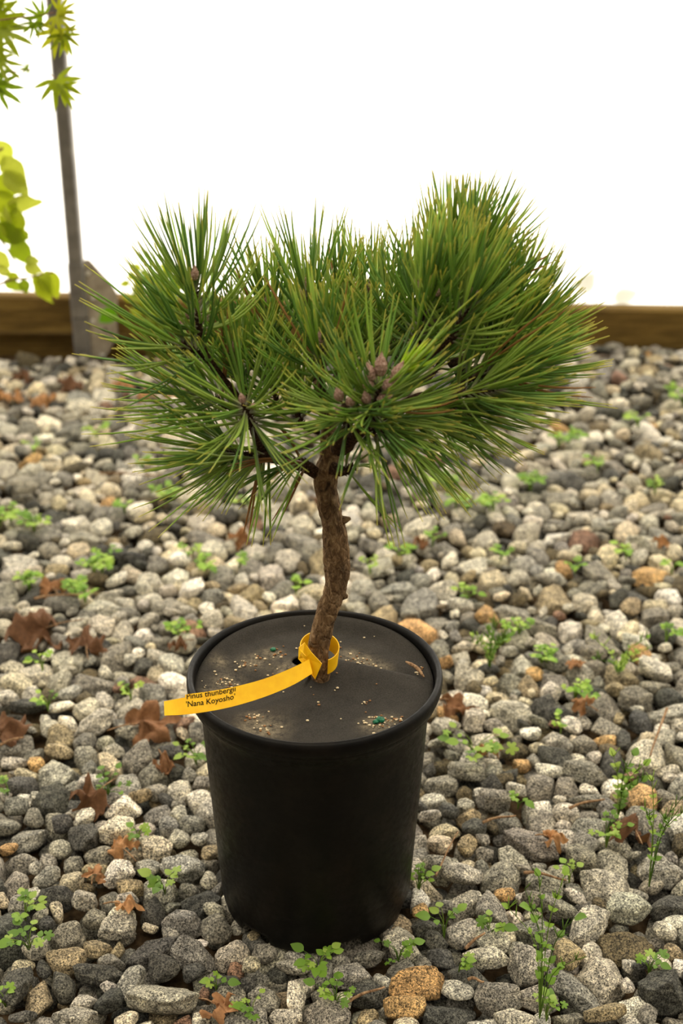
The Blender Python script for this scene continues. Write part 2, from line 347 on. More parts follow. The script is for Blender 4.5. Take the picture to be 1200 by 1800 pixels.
for x, y, s_, lb in ((668, 1269, .0042, 'dark green fertilizer pellet near the front edge of the weed mat'), (660, 1272, .0026, 'tiny green fertilizer crumb left of the larger front pellet'), (480, 1145, .0028, 'small green fertilizer pellet behind the yellow tag at left')):
    p = gnd(x, y, DZ); p[2] = ztop(p)+.002; v, f = ICO[3]
    q = np.array([noise.noise(Vector(w*1.8)+Vector((x, y, 0))) for w in v]); mb = MB(); mb.add(v*(1+.35*q)[:, None]*np.array([s_*1.2, s_, s_*.8])+p, f)
    tag(mb.build('fertilizer_pellet', M['pellet'], origin=p), lb, 'pellet', 'green fertilizer pellets on the weed mat')
mb = MB(); a = gnd(713, 1163, DZ+.006); b = gnd(745, 1190, DZ+.008); P = spline([a, (a+b)/2+np.array([.002, 0, .002]), b], 8); tube(mb, P, [.0009, .0016, .0021, .0023, .0021, .0023, .0016, .001], 7, jitter=.15)
tag(mb.build('wood_chip', M['stick'], origin=a), 'brown splinter of wood on the right side of the weed mat', 'wood chip')

# ------------------------------------------------------------------ gravel
TONE = dict(w=(236, 229, 214), l=(190, 184, 170), g=(142, 138, 128), d=(86, 85, 80), t=(160, 146, 118), c=(206, 194, 168), o=(192, 156, 108), r=(140, 110, 92), b=(98, 88, 68))
A = """185,105,135,125,0,l;45,75,110,50,0,l;75,150,110,80,10,d;30,30,80,50,0,g;115,30,90,60,0,g;210,30,110,60,0,t;300,45,90,90,0,g;490,60,120,100,0,g;400,20,110,40,0,l;440,130,100,80,-20,l;545,165,90,70,-40,g;635,165,105,100,0,l;695,190,100,90,20,w;490,190,90,50,0,t;430,232,135,85,0,w;545,245,140,80,10,g;410,320,165,105,0,w;590,300,100,80,30,g;665,285,75,110,-60,g;625,340,70,80,0,l;545,375,105,125,0,c;640,445,150,100,-10,l;735,390,60,80,0,t;80,330,165,90,30,g;60,230,110,70,20,g;210,300,80,80,0,d;300,335,110,120,0,d;200,365,80,75,0,l;75,415,120,80,0,g;250,415,80,60,0,g;330,440,95,80,0,t;160,480,100,75,0,g;245,490,75,100,20,c;55,500,110,100,-20,g;185,560,130,90,0,d;290,560,90,110,-30,l;375,540,90,90,0,g;450,510,110,70,0,t;530,590,90,110,0,d;640,625,150,100,0,g;760,650,100,110,-40,g;330,620,80,80,0,g;415,650,140,75,0,l;240,670,140,90,20,g;165,650,60,60,0,d;125,720,90,80,0,l;220,760,135,110,0,t;335,715,120,75,0,t;540,715,230,115,10,d;670,745,165,110,0,g;810,730,120,120,30,l;50,860,115,200,20,d;130,880,90,170,10,t;215,850,100,110,0,d;350,810,250,80,0,d;570,900,290,160,0,l;250,960,190,90,0,g;380,920,100,90,0,d;80,980,100,50,0,d;790,900,140,90,0,g;920,890,110,110,0,g;1000,970,130,90,0,l;925,740,90,70,0,g;1030,780,120,70,0,l;1060,850,120,80,0,l;1180,760,100,80,0,g;1140,880,100,80,0,g"""
B = """340,15,90,50,0,l;440,110,160,80,-15,g;760,50,130,95,0,d;860,110,170,110,-10,g;1070,55,140,150,20,l;700,150,110,90,0,g;640,80,80,50,0,o;590,105,90,70,0,d;540,205,150,100,0,g;330,190,110,80,0,l;435,220,60,70,0,l;620,180,90,60,0,l;310,265,90,50,10,l;380,240,70,60,-20,d;700,265,125,120,-30,g;880,200,160,60,0,g;790,250,90,70,-20,l;650,345,240,110,-25,g;480,305,100,90,0,d;370,305,105,60,0,c;345,370,90,70,0,c;360,440,150,90,0,g;445,360,60,80,-40,t;515,380,70,60,0,g;610,390,140,80,-30,l;835,410,115,125,0,g;565,480,150,150,0,g;425,475,150,90,0,l;720,490,130,100,0,g;935,490,180,150,20,l;870,300,140,100,0,g;1130,450,150,120,0,g;1160,560,130,120,0,d;435,550,140,90,20,l;350,570,90,70,0,g;270,390,60,90,0,g;670,560,100,70,0,g;760,580,140,80,0,g;1020,590,150,110,0,l;700,660,180,130,-10,g;870,650,200,90,50,l;1010,700,200,130,-10,b;915,810,170,190,-20,l;820,860,200,120,-40,g;430,650,130,110,0,l;300,640,130,90,-10,d;205,675,130,80,15,l;90,740,130,70,0,g;210,800,110,100,0,g;270,850,240,110,10,o;230,945,180,90,0,o;370,955,220,110,0,d;450,820,140,110,0,d;520,760,170,80,0,l;560,900,160,120,20,g;650,790,150,120,0,l;350,750,110,70,0,d;90,880,160,100,0,d;1130,870,180,180,30,d;1110,770,110,70,0,l;1180,730,70,70,0,t;940,960,180,70,0,t;800,960,120,60,0,g;90,960,80,90,0,t"""
Cc = """60,15,140,60,0,l;60,170,150,90,0,l;190,370,170,90,10,l;320,190,110,100,0,d;330,310,180,100,0,g;620,195,150,70,0,w;830,95,130,80,0,g;600,60,160,90,30,d;950,95,130,90,0,w;1060,150,120,90,0,c;1000,250,140,110,0,w;1130,390,130,110,0,l;420,420,120,100,30,l;720,520,150,100,0,g;770,410,120,80,0,l;70,640,140,80,0,l;100,740,200,150,0,c;310,740,160,150,20,l;490,740,230,110,10,g;150,870,200,90,15,d;320,850,150,70,20,w;360,920,130,80,-30,w;490,950,210,140,0,l;300,1040,170,180,0,t;170,1060,160,120,0,g;560,1050,90,100,0,l;720,1130,190,150,0,g;640,960,120,80,0,g;420,1090,170,130,0,g;80,1150,170,110,0,g;900,1110,130,90,0,d;830,590,160,100,20,l;900,640,150,120,0,l;760,640,140,90,30,d;800,800,170,150,0,g"""
D = """90,210,180,110,0,l;590,160,170,90,0,l;450,90,160,80,0,l;670,65,150,70,0,c;160,300,140,80,0,l;190,630,170,110,0,l;80,560,110,80,0,o;60,470,110,90,0,g;900,360,120,130,-30,w;980,480,180,100,0,l;780,510,130,110,0,g;610,570,160,80,0,g;610,640,160,110,0,g;1060,330,160,110,0,g;1110,430,120,120,0,d;770,360,130,90,0,t;400,790,210,130,0,l;490,890,90,80,0,w;570,720,100,80,0,w;90,850,140,100,0,l;110,930,220,110,0,g;990,720,190,110,0,g;1000,830,130,140,0,d;1080,600,180,120,0,l;840,910,110,70,0,o;680,850,110,70,0,w;360,880,110,80,0,c;270,470,120,90,0,c;740,940,140,80,0,g;930,910,80,110,0,d"""
st = []      # x, y, a, b, h, phi, tone, traced
def traced(txt, ox, oy, k):
    for row in txt.split(';'):
        q = row.split(','); x, y, w, h, ang = [float(t) for t in q[:5]]
        x, y, w, h = ox+x*k, oy+y*k, w*k, h*k
        if w < h: w, h, ang = h, w, ang+90
        p = gnd(x, y, .006); rg = np.linalg.norm(p-CAM); s = rg/F*1.03; el = math.asin((CAM[2])/rg)
        ca, sa = math.cos(R(ang)), math.sin(R(ang))
        fy = math.sin(el)+.42*math.cos(el)
        a_ = .5*w*s*math.hypot(ca, sa/fy); b_ = .5*h*s*math.hypot(sa, ca/fy); phi = math.atan2(sa/fy, ca)
        if math.hypot(p[0], p[1]) < .108+min(a_, b_)*.6: continue
        if any(math.hypot(p[0]-t[0], p[1]-t[1]) < .55*(min(a_, b_)+min(t[2], t[3])) for t in st): continue
        st.append([p[0], p[1]+.003, a_*1.06, b_*1.06, min(a_, b_)*.80, phi, q[5], 1])
traced(A, 0, 1300, .5); traced(B, 600, 1300, .5); traced(Cc, 0, 950, 1/3); traced(D, 750, 950, .375)
def supp(a, b, phi, ang):            # radius of an ellipse in direction ang
    c, s = np.cos(ang-phi), np.sin(ang-phi); return 1/np.sqrt((c/a)**2+(s/b)**2)
CAP = 9000; arr = np.zeros((CAP, 5)); n0 = len(st)
arr[:n0] = [[t[0], t[1], t[2], t[3], t[5]] for t in st]; cnt = n0
tones = list('llllllllggggggggddddwwwcccttbblglglgor'); tp = np.array([1.]*len(tones)); 
for s_mean, tries, k_ov in ((.029, 1000, .84), (.0235, 2600, .82), (.0190, 6000, .80), (.0150, 12000, .79), (.0115, 16000, .78), (.0085, 9000, .80)):
    for _ in range(tries):
        y = random.uniform(-.42, 1.90); half = .24*((y-CAM[1])*cP+CAM[2]*sP)+.22; x = random.uniform(-half, half+.06)
        if y > wally(x)-.01: continue
        a_ = s_mean*random.uniform(.85, 1.15); a_, b_ = a_*random.uniform(1, 1.35), a_*random.uniform(.75, 1); phi = random.uniform(0, math.pi)
        if y > .9: a_ *= .98; b_ *= .98
        dx = arr[:cnt, 0]-x; dy = arr[:cnt, 1]-y; near = np.nonzero((np.abs(dx) < .09) & (np.abs(dy) < .09))[0]
        if len(near):
            dx = dx[near]; dy = dy[near]; an = np.arctan2(dy, dx); q = arr[near]
            if np.any(np.hypot(dx, dy) < k_ov*(supp(a_, b_, phi, an)+supp(q[:, 2], q[:, 3], q[:, 4], an))): continue
        arr[cnt] = (x, y, a_, b_, phi); cnt += 1
        tn = random.choice(tones)
        if tn in 'or' and random.random() < .45: tn = 'c'
        st.append([x, y, a_*1.2, b_*1.2, min(a_, b_)*random.uniform(.72, 1.0), phi, tn, 0])
print('stones', len(st), n0)
SA = np.array([[t[0], t[1], t[2], t[3], t[5]] for t in st])
under_n = len(st)
for _ in range(3600):
    y = random.uniform(-.42, 1.88); half = .24*((y-CAM[1])*cP+CAM[2]*sP)+.22; x = random.uniform(-half, half+.06); a_ = random.uniform(.010, .019)
    if y > wally(x)-.02 or math.hypot(x, y) < .10: continue
    st.append([x, y, a_*1.3, a_, a_*.8, random.uniform(0, 3.14), random.choice('lggddgdt'), 2])
def rock(i, sub, extra=None):
    x, y, a, b, h, phi, tn, tr = st[i]
    rr = random.Random(int(i)*7+3); dirs, faces = ICO[sub]
    zc = float(gz(x, y))-h*.45+rr.uniform(-.008, .009)+(.004 if tr else 0)
    if tr == 2: zc = float(gz(x, y))-.026+rr.uniform(-.003, .003)
    under = math.hypot(x, y) < .112
    if under: zc = -h*.95
    ax = np.array([a, b, h]); c, s = math.cos(phi), math.sin(phi)
    pl = []
    dx = SA[:, 0]-x; dy = SA[:, 1]-y; L_ = np.hypot(dx, dy); nb = np.nonzero((L_ > 0) & (L_ < .11))[0] if tr != 2 else []
    for j in nb:
        an = math.atan2(dy[j], dx[j]); ri = supp(a, b, phi, an); rj = supp(SA[j, 2], SA[j, 3], SA[j, 4], an)
        if L_[j] < (ri+rj)*.97:
            d = min(L_[j]*ri/(ri+rj)*1.015, ri*1.0)
            w = np.array([math.cos(an), math.sin(an), rr.uniform(-.12, .30)])
            lw = np.array([w[0]*c+w[1]*s, -w[0]*s+w[1]*c, w[2]])*ax; nrm = np.linalg.norm(lw); pl.append((lw/nrm, d/nrm))
    if tr != 2:
        ang = math.atan2(-y, -x); dist = math.hypot(x, y)
        if .112 <= dist < .112+max(a, b)*1.1:
            w = np.array([math.cos(ang), math.sin(ang), .05]); lw = np.array([w[0]*c+w[1]*s, -w[0]*s+w[1]*c, w[2]])*ax; nrm = np.linalg.norm(lw); pl.append((lw/nrm, max(.002, dist-.1135)/nrm))
    for _ in range(rr.randint(6, 9)):
        u = np.array([rr.gauss(0, 1), rr.gauss(0, 1), abs(rr.gauss(0, .9))-.15]); u /= np.linalg.norm(u); pl.append((u, rr.uniform(.52, .88)))
    u = np.array([rr.gauss(0, .34), rr.gauss(0, .34), 1]); u /= np.linalg.norm(u); pl.append((u, rr.uniform(.50, .80)))
    U = np.array([p[0] for p in pl]); K = np.array([p[1] for p in pl])
    p_ = rr.choice([22, 34, 50, 70, 90]); q = np.maximum(0, dirs@U.T/K)
    r = ((q**p_).sum(1)+.93**p_)**(-1/p_)
    ph = np.array([rr.uniform(0, 6.28) for _ in range(9)]); fr = np.array([[rr.gauss(0, 1) for _ in range(3)] for _ in range(9)])
    amp = .022/(1+.25*np.arange(9)); fr *= (3+np.arange(9)*2.0)[:, None]
    r = r*(1+(np.sin(dirs@fr.T+ph)*amp).sum(1)*.62)
    if sub >= 4:
        o3 = Vector((x*9, y*9, i*.37)); sc = max(a, b)
        k1, k2 = rr.uniform(55, 80), rr.uniform(150, 210)
        W0 = (dirs*r[:, None]*ax)
        r = r*(1+np.array([.060*noise.noise(Vector(w)*k1*1.3+o3)+.034*noise.noise(Vector(w)*k2+o3)-.045*max(0, .12-abs(noise.noise(Vector(w)*k1*.9-o3)))*4 for w in W0]))
    lo = dirs*r[:, None]*ax
    # small tilt
    t1 = rr.gauss(0, .16); t2 = rr.gauss(0, .2); lo[:, 2] += lo[:, 0]*t1+lo[:, 1]*t2
    wv = np.c_[lo[:, 0]*c-lo[:, 1]*s, lo[:, 0]*s+lo[:, 1]*c, lo[:, 2]]+np.array([x, y, zc])
    if under: wv[:, 2] = np.minimum(wv[:, 2], -.0015)
    base = np.array(lin(TONE[tn]))*rr.uniform(.82, 1.18)*np.array([1+rr.gauss(0, .02), 1, 1+rr.gauss(0, .035)])
    return wv, faces, base, zc
PX = pix(np.c_[SA[:, 0], SA[:, 1], np.zeros(len(SA))])
area = SA[:, 2]*SA[:, 3]/PX[:, 2]**2
mr_ = 14
vis = (PX[:, 0] > -mr_) & (PX[:, 0] < 1200+mr_) & (PX[:, 1] > 600) & (PX[:, 1] < 1800+mr_)
hid = (PX[:, 0] > 365) & (PX[:, 0] < 738) & (PX[:, 1] > 1075) & (PX[:, 1] < 1650)
rk = np.argsort(-np.where(vis & ~hid, area, -1)); near300 = list(rk[:300])
CN = dict(w='white', l='pale grey', g='speckled mid grey', d='dark grey', t='tan', c='cream', o='orange ochre', r='rusty brown', b='brown grey')
used = {}
sizes = sorted(np.sqrt(SA[near300, 2]*SA[near300, 3])); hi_s = sizes[-60]; lo_s = sizes[90]
def place_words(px, py):
    if py > 1690: v = 'in the nearest row' 
    elif py > 1500: v = 'level with pot foot'
    elif py > 1300: v = 'level with mid pot'
    elif py > 1100: v = 'level with pot rim'
    else: v = 'behind the pot rim'
    side = 'left side' if px < 550 else 'right side'
    dd = abs(px-550)
    far = 'hard by the pot' if dd < 240 else 'one pot width' if dd < 420 else 'far out'
    return v, side, far
for i in near300:
    sub = 5 if area[i] > np.sort(area[near300])[-60] else 4
    wv, fa, base, zc = rock(i, sub)
    x, y, a_, b_, h, phi, tn, tr = st[i]; mb = MB(); mb.add(wv, fa, base); o = mb.build('gravel_stone', M['stone'], origin=(x, y, zc))
    px, py, _ = PX[i]; v, side, far = place_words(px, py)
    ms = math.sqrt(a_*b_); sz = 'large ' if ms > hi_s else ('small ' if ms < lo_s else '')
    shp = 'elongated ' if a_ > 1.6*b_ else ('blocky ' if a_ < 1.15*b_ else '')
    o['_pix'] = (float(px), float(py))
    used.setdefault(f'{sz}{shp}{CN[tn]} stone {v}, {side}', []).append((o, far))
for lb, lst in used.items():
    if len(lst) == 1: tag(lst[0][0], lb, 'stone', 'gravel stones nearest the camera'); continue
    lst.sort(key=lambda t: (t[0]['_pix'][0])); k_ = len(lst)
    W_ = ['leftmost', 'second from left', 'third from left', 'fourth from left', 'fifth from left', 'sixth from left', 'seventh from left', 'eighth from left', 'ninth from left', 'tenth from left', 'eleventh from left', 'twelfth from left', 'thirteenth from left', 'fourteenth from left', 'fifteenth from left', 'sixteenth from left', 'seventeenth from left', 'eighteenth from left', 'nineteenth from left', 'twentieth from left']+[f'number {z_} from left' for z_ in range(21, 60)]
    for q, (o, far) in enumerate(lst):
        w = 'rightmost' if q == k_-1 else W_[q]
        tag(o, f'{lb}, {w}', 'stone', 'gravel stones nearest the camera')
for o in C.objects:
    if '_pix' in o: del o['_pix']
ns = set(near300)
mbv, mbf, mbc, off = [], [], [], 0
def bulk(name, idx, label):
    vs, fs, cs = [], [], []; off = 0
    for i in idx:
        sub = 3 if (st[i][1] < .75) else 2
        wv, fa, base, zc = rock(i, sub); vs.append(wv); fs.append(np.array(fa)+off); off += len(wv); cs.append(np.tile(np.r_[base, 1], (len(wv), 1)))
    v = np.vstack(vs); f = np.vstack(fs); cc = np.vstack(cs)
    me = bpy.data.meshes.new(name); me.vertices.add(len(v)); me.vertices.foreach_set('co', v.astype(np.float32).ravel())
    me.loops.add(f.size); me.loops.foreach_set('vertex_index', f.astype(np.int32).ravel())
    me.polygons.add(len(f)); me.polygons.foreach_set('loop_start', np.arange(0, f.size, 3, dtype=np.int32)); me.polygons.foreach_set('use_smooth', np.ones(len(f), bool))
    me.update(calc_edges=True)
    a = me.color_attributes.new('Col', 'FLOAT_COLOR', 'POINT'); a.data.foreach_set('color', cc.astype(np.float32).ravel())
    me.materials.append(M['stone']); o = bpy.data.objects.new(name, me); C.objects.link(o); return tag(o, label, 'gravel', kind='stuff')
bulk('gravel_bed', [i for i in range(len(st)) if i not in ns], 'bed of crushed grey granite gravel reaching back to the plastic wall')
# ground height of the gravel at a point
def gtop(x, y): return float(gz(x, y))+.006

# ------------------------------------------------------------------ pine
pine = empty('pine_tree', TB, 'small dwarf pine with long green needles growing in the black pot', 'tree')
def pp(x, y, yy=0): return at(x, y, yy)
tr = [(566, 1196, 17), (563, 1180, 18), (559, 1150, 17.5), (562, 1125, 17.5), (568, 1100, 18), (577, 1070, 18), (588, 1040, 19), (593, 1010, 21), (591, 975, 21.5), (588, 940, 20.5), (583, 910, 18.5), (576, 880, 18), (571, 850, 18.5), (574, 825, 19), (580, 800, 16), (578, 770, 14.5), (575, 740, 13), (568, 705, 11), (560, 670, 9)]
P = spline([np.r_[pp(x, y, 0), r/1580] for x, y, r in tr], 90)
def bark_tube(mb, P, rad, sides=28, amp=.09):
    k = mb.n; tube(mb, P, rad, sides)
    v = mb.v[-1]; cen = np.repeat(P, sides, axis=0); d = v-cen
    q = np.array([noise.noise(Vector((w[0]*70, w[1]*70, w[2]*45)))+.6*noise.noise(Vector(w*190)) for w in v]); mb.v[-1] = cen+d*(1+amp*2*q)[:, None]
mb = MB(); bark_tube(mb, P[:, :3], P[:, 3])
for x, y, dx, dy, yy in ((611, 915, 14, -4, 0), (608, 1047, 9, 2, 0), (545, 1132, -5, 5, -.006), (604, 1000, 6, -3, -.01)):
    a = pp(x-dx*.8, y, yy); b = pp(x+dx*.35, y+dy, yy); bark_tube(mb, np.array([a, (a+b)/2, b]), np.array([.006, .004, .0018]), 10)
mb.build('trunk', M['bark'], pine, origin=TB)

NG = [lin((138, 168, 70)), lin((118, 154, 66)), lin((156, 182, 84)), lin((106, 142, 70)), lin((168, 190, 96))]
def needle(mb, p0, d, ln, bend, col, r=.00112, seg=6, brown=False):
    t = np.linspace(0, 1, seg+1); P = p0+np.outer(t*ln, d)+np.outer(t**2*ln, bend)
    rad = r*np.array([.85]+[1.05]+[1.0]*(seg-3)+[.8, .30])
    cl = np.tile(np.array(col), (seg+1, 1)); cl[0] = lin((186, 176, 158)); cl[-1] = lin((206, 196, 96)) if not brown else cl[-1]
    cl *= (np.linspace(.95, 1.1, seg+1))[:, None]
    tube(mb, P, rad, 4, cl, cap=False)
def unit(v): v = np.asarray(v, float); return v/np.linalg.norm(v)
def tuft(name, base, tip, n, ln, smax, smin=14, droop=0., up=.25, parent=None, brownf=.005, bright=1., r=.00112, bias=None):
    mb = MB(); ax = tip-base; L_ = np.linalg.norm(ax); a = unit(ax)
    e1 = unit(np.cross(a, [.3, 1, .2])); e2 = np.cross(a, e1)
    n = int(n*.80)
    for k in range(n):
        s = (k+random.random())/n; s_ = s**.8; p = base+ax*s_
        ph = k*2.39996+random.uniform(-.35, .35); rad = e1*math.cos(ph)+e2*math.sin(ph)
        sp = R(smax+(smin-smax)*s_**1.3+random.gauss(0, 8))
        d = unit(a*math.cos(sp)+rad*math.sin(sp)); l = ln*random.uniform(.74, 1.10)*(1-.22*s_)
        col = np.array(random.choice(NG))*random.uniform(.75, 1.2)*bright; br = random.random() < brownf
        if br: col = np.array(lin((158, 116, 70)))
        bd = a*up*math.sin(sp)-rad*.05+np.array([0, 0, 1])*(.10-droop)+np.array([random.gauss(0, .05) for _ in range(3)])
        if bias is not None: bd = bd+np.array(bias)
        p = p+rad*.0028; off = unit(np.cross(d, [random.gauss(0, 1) for _ in range(3)]))
        for sgn in (-1, 1): needle(mb, p, unit(d+sgn*off*.035), l*(1+sgn*.02*random.random()), bd+sgn*off*.025, col, brown=br, r=r)
    return mb.build(name, M['needle'], parent, origin=base)
def bud(base, d, ln, w, parent, pink=1.0):
    mb = MB(); d = unit(d); e1 = unit(np.cross(d, [.2, 1, .3])); e2 = np.cross(d, e1); nn, sd_ = 16, 14; V = []
    for i in range(nn+1):
        t = i/nn; r = w*(math.sin(math.pi*min(1, (t*.80+.16)))**.8)*(1-t**3)+.0001
        r *= 1+.22*((i % 3)/2-.4)*(1-t)
        for k in range(sd_):
            an = 2*math.pi*k/sd_+i*.25; q = 1+.13*math.cos(k*math.pi+i*1.1)
            V.append(base+d*ln*t+(e1*math.cos(an)+e2*math.sin(an))*r*q)
    f = [(i*sd_+k, i*sd_+(k+1) % sd_, (i+1)*sd_+(k+1) % sd_, (i+1)*sd_+k) for i in range(nn) for k in range(sd_)]
    mb.add(V, f); return mb.build('bud', M['bud'], parent, origin=base)
K = 1/1580.
# name the wooden path to each shoot, then the shoot: base px, tip px, depths, pairs, needle px, spread, droop, buds
shoots = [
 dict(path=[(500,812,-.005),(460,792,-.01),(442,745,.0),(410,690,.005),(372,640,.0)], b=(354,600,0), t=(342,500,0), n=70, ln=148, sm=90, smin=22, up=.42, buds=[(342,492,0,8,20,5),(325,572,-12,4,14,4),(338,560,-8,8,14,4),(355,565,6,8,14,4)], r0=7),
 dict(path=[(410,690,.005)], b=(362,630,.0), t=(318,604,-.02), n=28, ln=190, sm=80, droop=.02, buds=[], r0=4),
 dict(path=[(440,740,.01)], b=(425,668,.025), t=(412,622,.02), n=42, ln=132, sm=72, buds=[(411,618,-2,10,15,4.5)], r0=4),
 dict(path=[(470,795,-.01),(452,775,-.02)], b=(446,752,-.025), t=(428,712,-.06), n=60, ln=175, sm=95, smin=40, droop=.10, buds=[(427,708,-2,8,14,4.5),(440,716,6,2,12,3.5)], r0=6),
 dict(path=[(490,808,-.005),(440,800,-.01)], b=(430,800,-.012), t=(388,792,-.02), n=46, ln=185, sm=70, droop=.10, up=.2, buds=[], r0=6),
 dict(path=[(445,755,0)], b=(400,715,.0), t=(335,680,.0), n=44, ln=180, sm=66, droop=.06, buds=[], r0=4),
 dict(path=[(575,745,0),(566,690,.02)], b=(548,640,.04), t=(541,510,.05), n=64, ln=142, sm=78, smin=18, up=.36, buds=[(541,505,0,10,22,4),(532,520,-5,8,14,3)], r0=7),
 dict(path=[(566,705,.02),(505,670,.05)], b=(486,630,.06), t=(468,540,.07), n=52, ln=138, sm=66, buds=[(467,540,0,9,16,4)], r0=5),
 dict(path=[(572,730,0)], b=(566,668,-.02), t=(562,610,-.03), n=50, ln=142, sm=74, buds=[(562,606,0,10,20,4.5)], r0=5),
 dict(path=[(575,740,0),(610,680,.05)], b=(640,630,.09), t=(648,520,.10), n=56, ln=128, sm=66, buds=[(648,515,0,8,16,4)], r0=5),
 dict(path=[(572,720,.02),(590,660,.07)], b=(598,600,.10), t=(598,515,.11), n=46, ln=124, sm=62, buds=[], r0=5),
 dict(path=[(582,800,0),(640,742,-.01),(700,665,-.01)], b=(728,610,-.015), t=(752,512,-.02), n=84, ln=152, sm=76, buds=[(753,505,2,10,22,4.5),(765,520,6,7,18,4),(738,505,-4,8,16,4)], r0=8),
 dict(path=[(735,600,0)], b=(770,540,.05), t=(800,425,.06), n=86, ln=124, sm=66, buds=[], r0=6),
 dict(path=[(770,600,.0)], b=(805,540,.02), t=(842,432,.03), n=88, ln=132, sm=68, buds=[(843,428,3,8,18,4)], r0=6),
 dict(path=[(740,640,-.01)], b=(790,600,-.03), t=(830,525,-.035), n=78, ln=150, sm=72, buds=[(831,520,3,8,17,4.5)], r0=6),
 dict(path=[(790,640,0)], b=(850,610,.02), t=(892,522,.02), n=76, ln=132, sm=62, buds=[], r0=5),
 dict(path=[(800,660,0)], b=(872,630,.0), t=(930,566,.0), n=64, ln=135, sm=62, buds=[], r0=5, brown=.05),
 dict(path=[(640,755,-.02),(720,705,-.03),(780,690,-.03)], b=(820,668,-.03), t=(912,636,-.03), n=66, ln=165, sm=60, up=.35, buds=[], r0=7),
 dict(path=[(780,695,-.05)], b=(805,692,-.05), t=(880,682,-.055), n=62, ln=138, sm=66, buds=[], up=.3, r0=5),
 dict(path=[(740,700,-.03)], b=(760,705,-.03), t=(830,722,-.03), n=48, ln=140, sm=62, droop=.06, buds=[], r0=5),
 dict(path=[(600,790,-.02),(632,758,-.06)], b=(656,728,-.09), t=(668,675,-.10), n=50, ln=160, sm=92, smin=40, buds=[(655,668,-5,15,24,6.5),(668,660,1,17,30,7.5),(690,668,8,14,28,6.5),(676,685,5,6,22,7),(652,682,-5,7,18,6.5)], r0=9),
 dict(path=[(590,790,-.02),(600,760,-.07)], b=(612,748,-.085), t=(604,712,-.10), n=44, ln=130, sm=98, smin=55, droop=.12, buds=[(598,704,-3,10,18,6),(612,712,4,7,14,6),(600,722,-7,2,12,5)], r0=7),
 dict(path=[(625,765,-.06)], b=(638,740,-.08), t=(658,712,-.095), n=44, ln=145, sm=92, smin=50, droop=.10, buds=[(664,706,9,4,20,7),(645,708,-2,9,16,6)], r0=7),
 dict(path=[(620,770,-.03)], b=(642,756,-.05), t=(690,762,-.07), n=56, ln=160, sm=78, droop=.42, up=.1, buds=[], r0=5),
 dict(path=[(640,760,-.02)], b=(700,735,-.03), t=(750,738,-.035), n=44, ln=150, sm=66, droop=.28, up=.15, buds=[], r0=5),
 dict(path=[(555,826,-.01)], b=(540,815,-.02), t=(505,812,-.02), n=22, ln=118, sm=75, droop=.45, up=.1, buds=[], r0=4, brown=.2),
 dict(path=[(540,820,-.02)], b=(470,800,-.02), t=(440,815,-.02), n=24, ln=135, sm=70, droop=.38, up=.1, buds=[], r0=4, brown=.12),
 dict(path=[(582,822,-.01)], b=(604,828,-.015), t=(624,822,-.02), n=6, ln=120, sm=70, droop=.5, buds=[], r0=8),
 dict(path=[(480,720,.03)], b=(485,700,.03), t=(472,640,.03), n=40, ln=125, sm=70, buds=[], r0=4),
 dict(path=[(690,690,.03)], b=(700,690,.04), t=(722,615,.06), n=56, ln=130, sm=66, buds=[], r0=5),
 dict(path=[(740,670,.05)], b=(765,650,.07), t=(800,580,.09), n=60, ln=130, sm=64, buds=[], r0=5),
 dict(path=[(560,760,.0)], b=(530,745,-.01), t=(515,700,-.02), n=34, ln=130, sm=78, buds=[], r0=4),
 dict(path=[(640,690,.0)], b=(665,640,.02), t=(690,540,.04), n=60, ln=135, sm=66, buds=[], r0=4),
 dict(path=[(800,690,.03)], b=(850,665,.05), t=(915,625,.06), n=56, ln=110, sm=62, buds=[], r0=4),
 dict(path=[(600,720,.02)], b=(606,660,.02), t=(612,590,.03), n=46, ln=125, sm=66, buds=[], r0=4),
]
roots = {0: (566, 836, 0)}
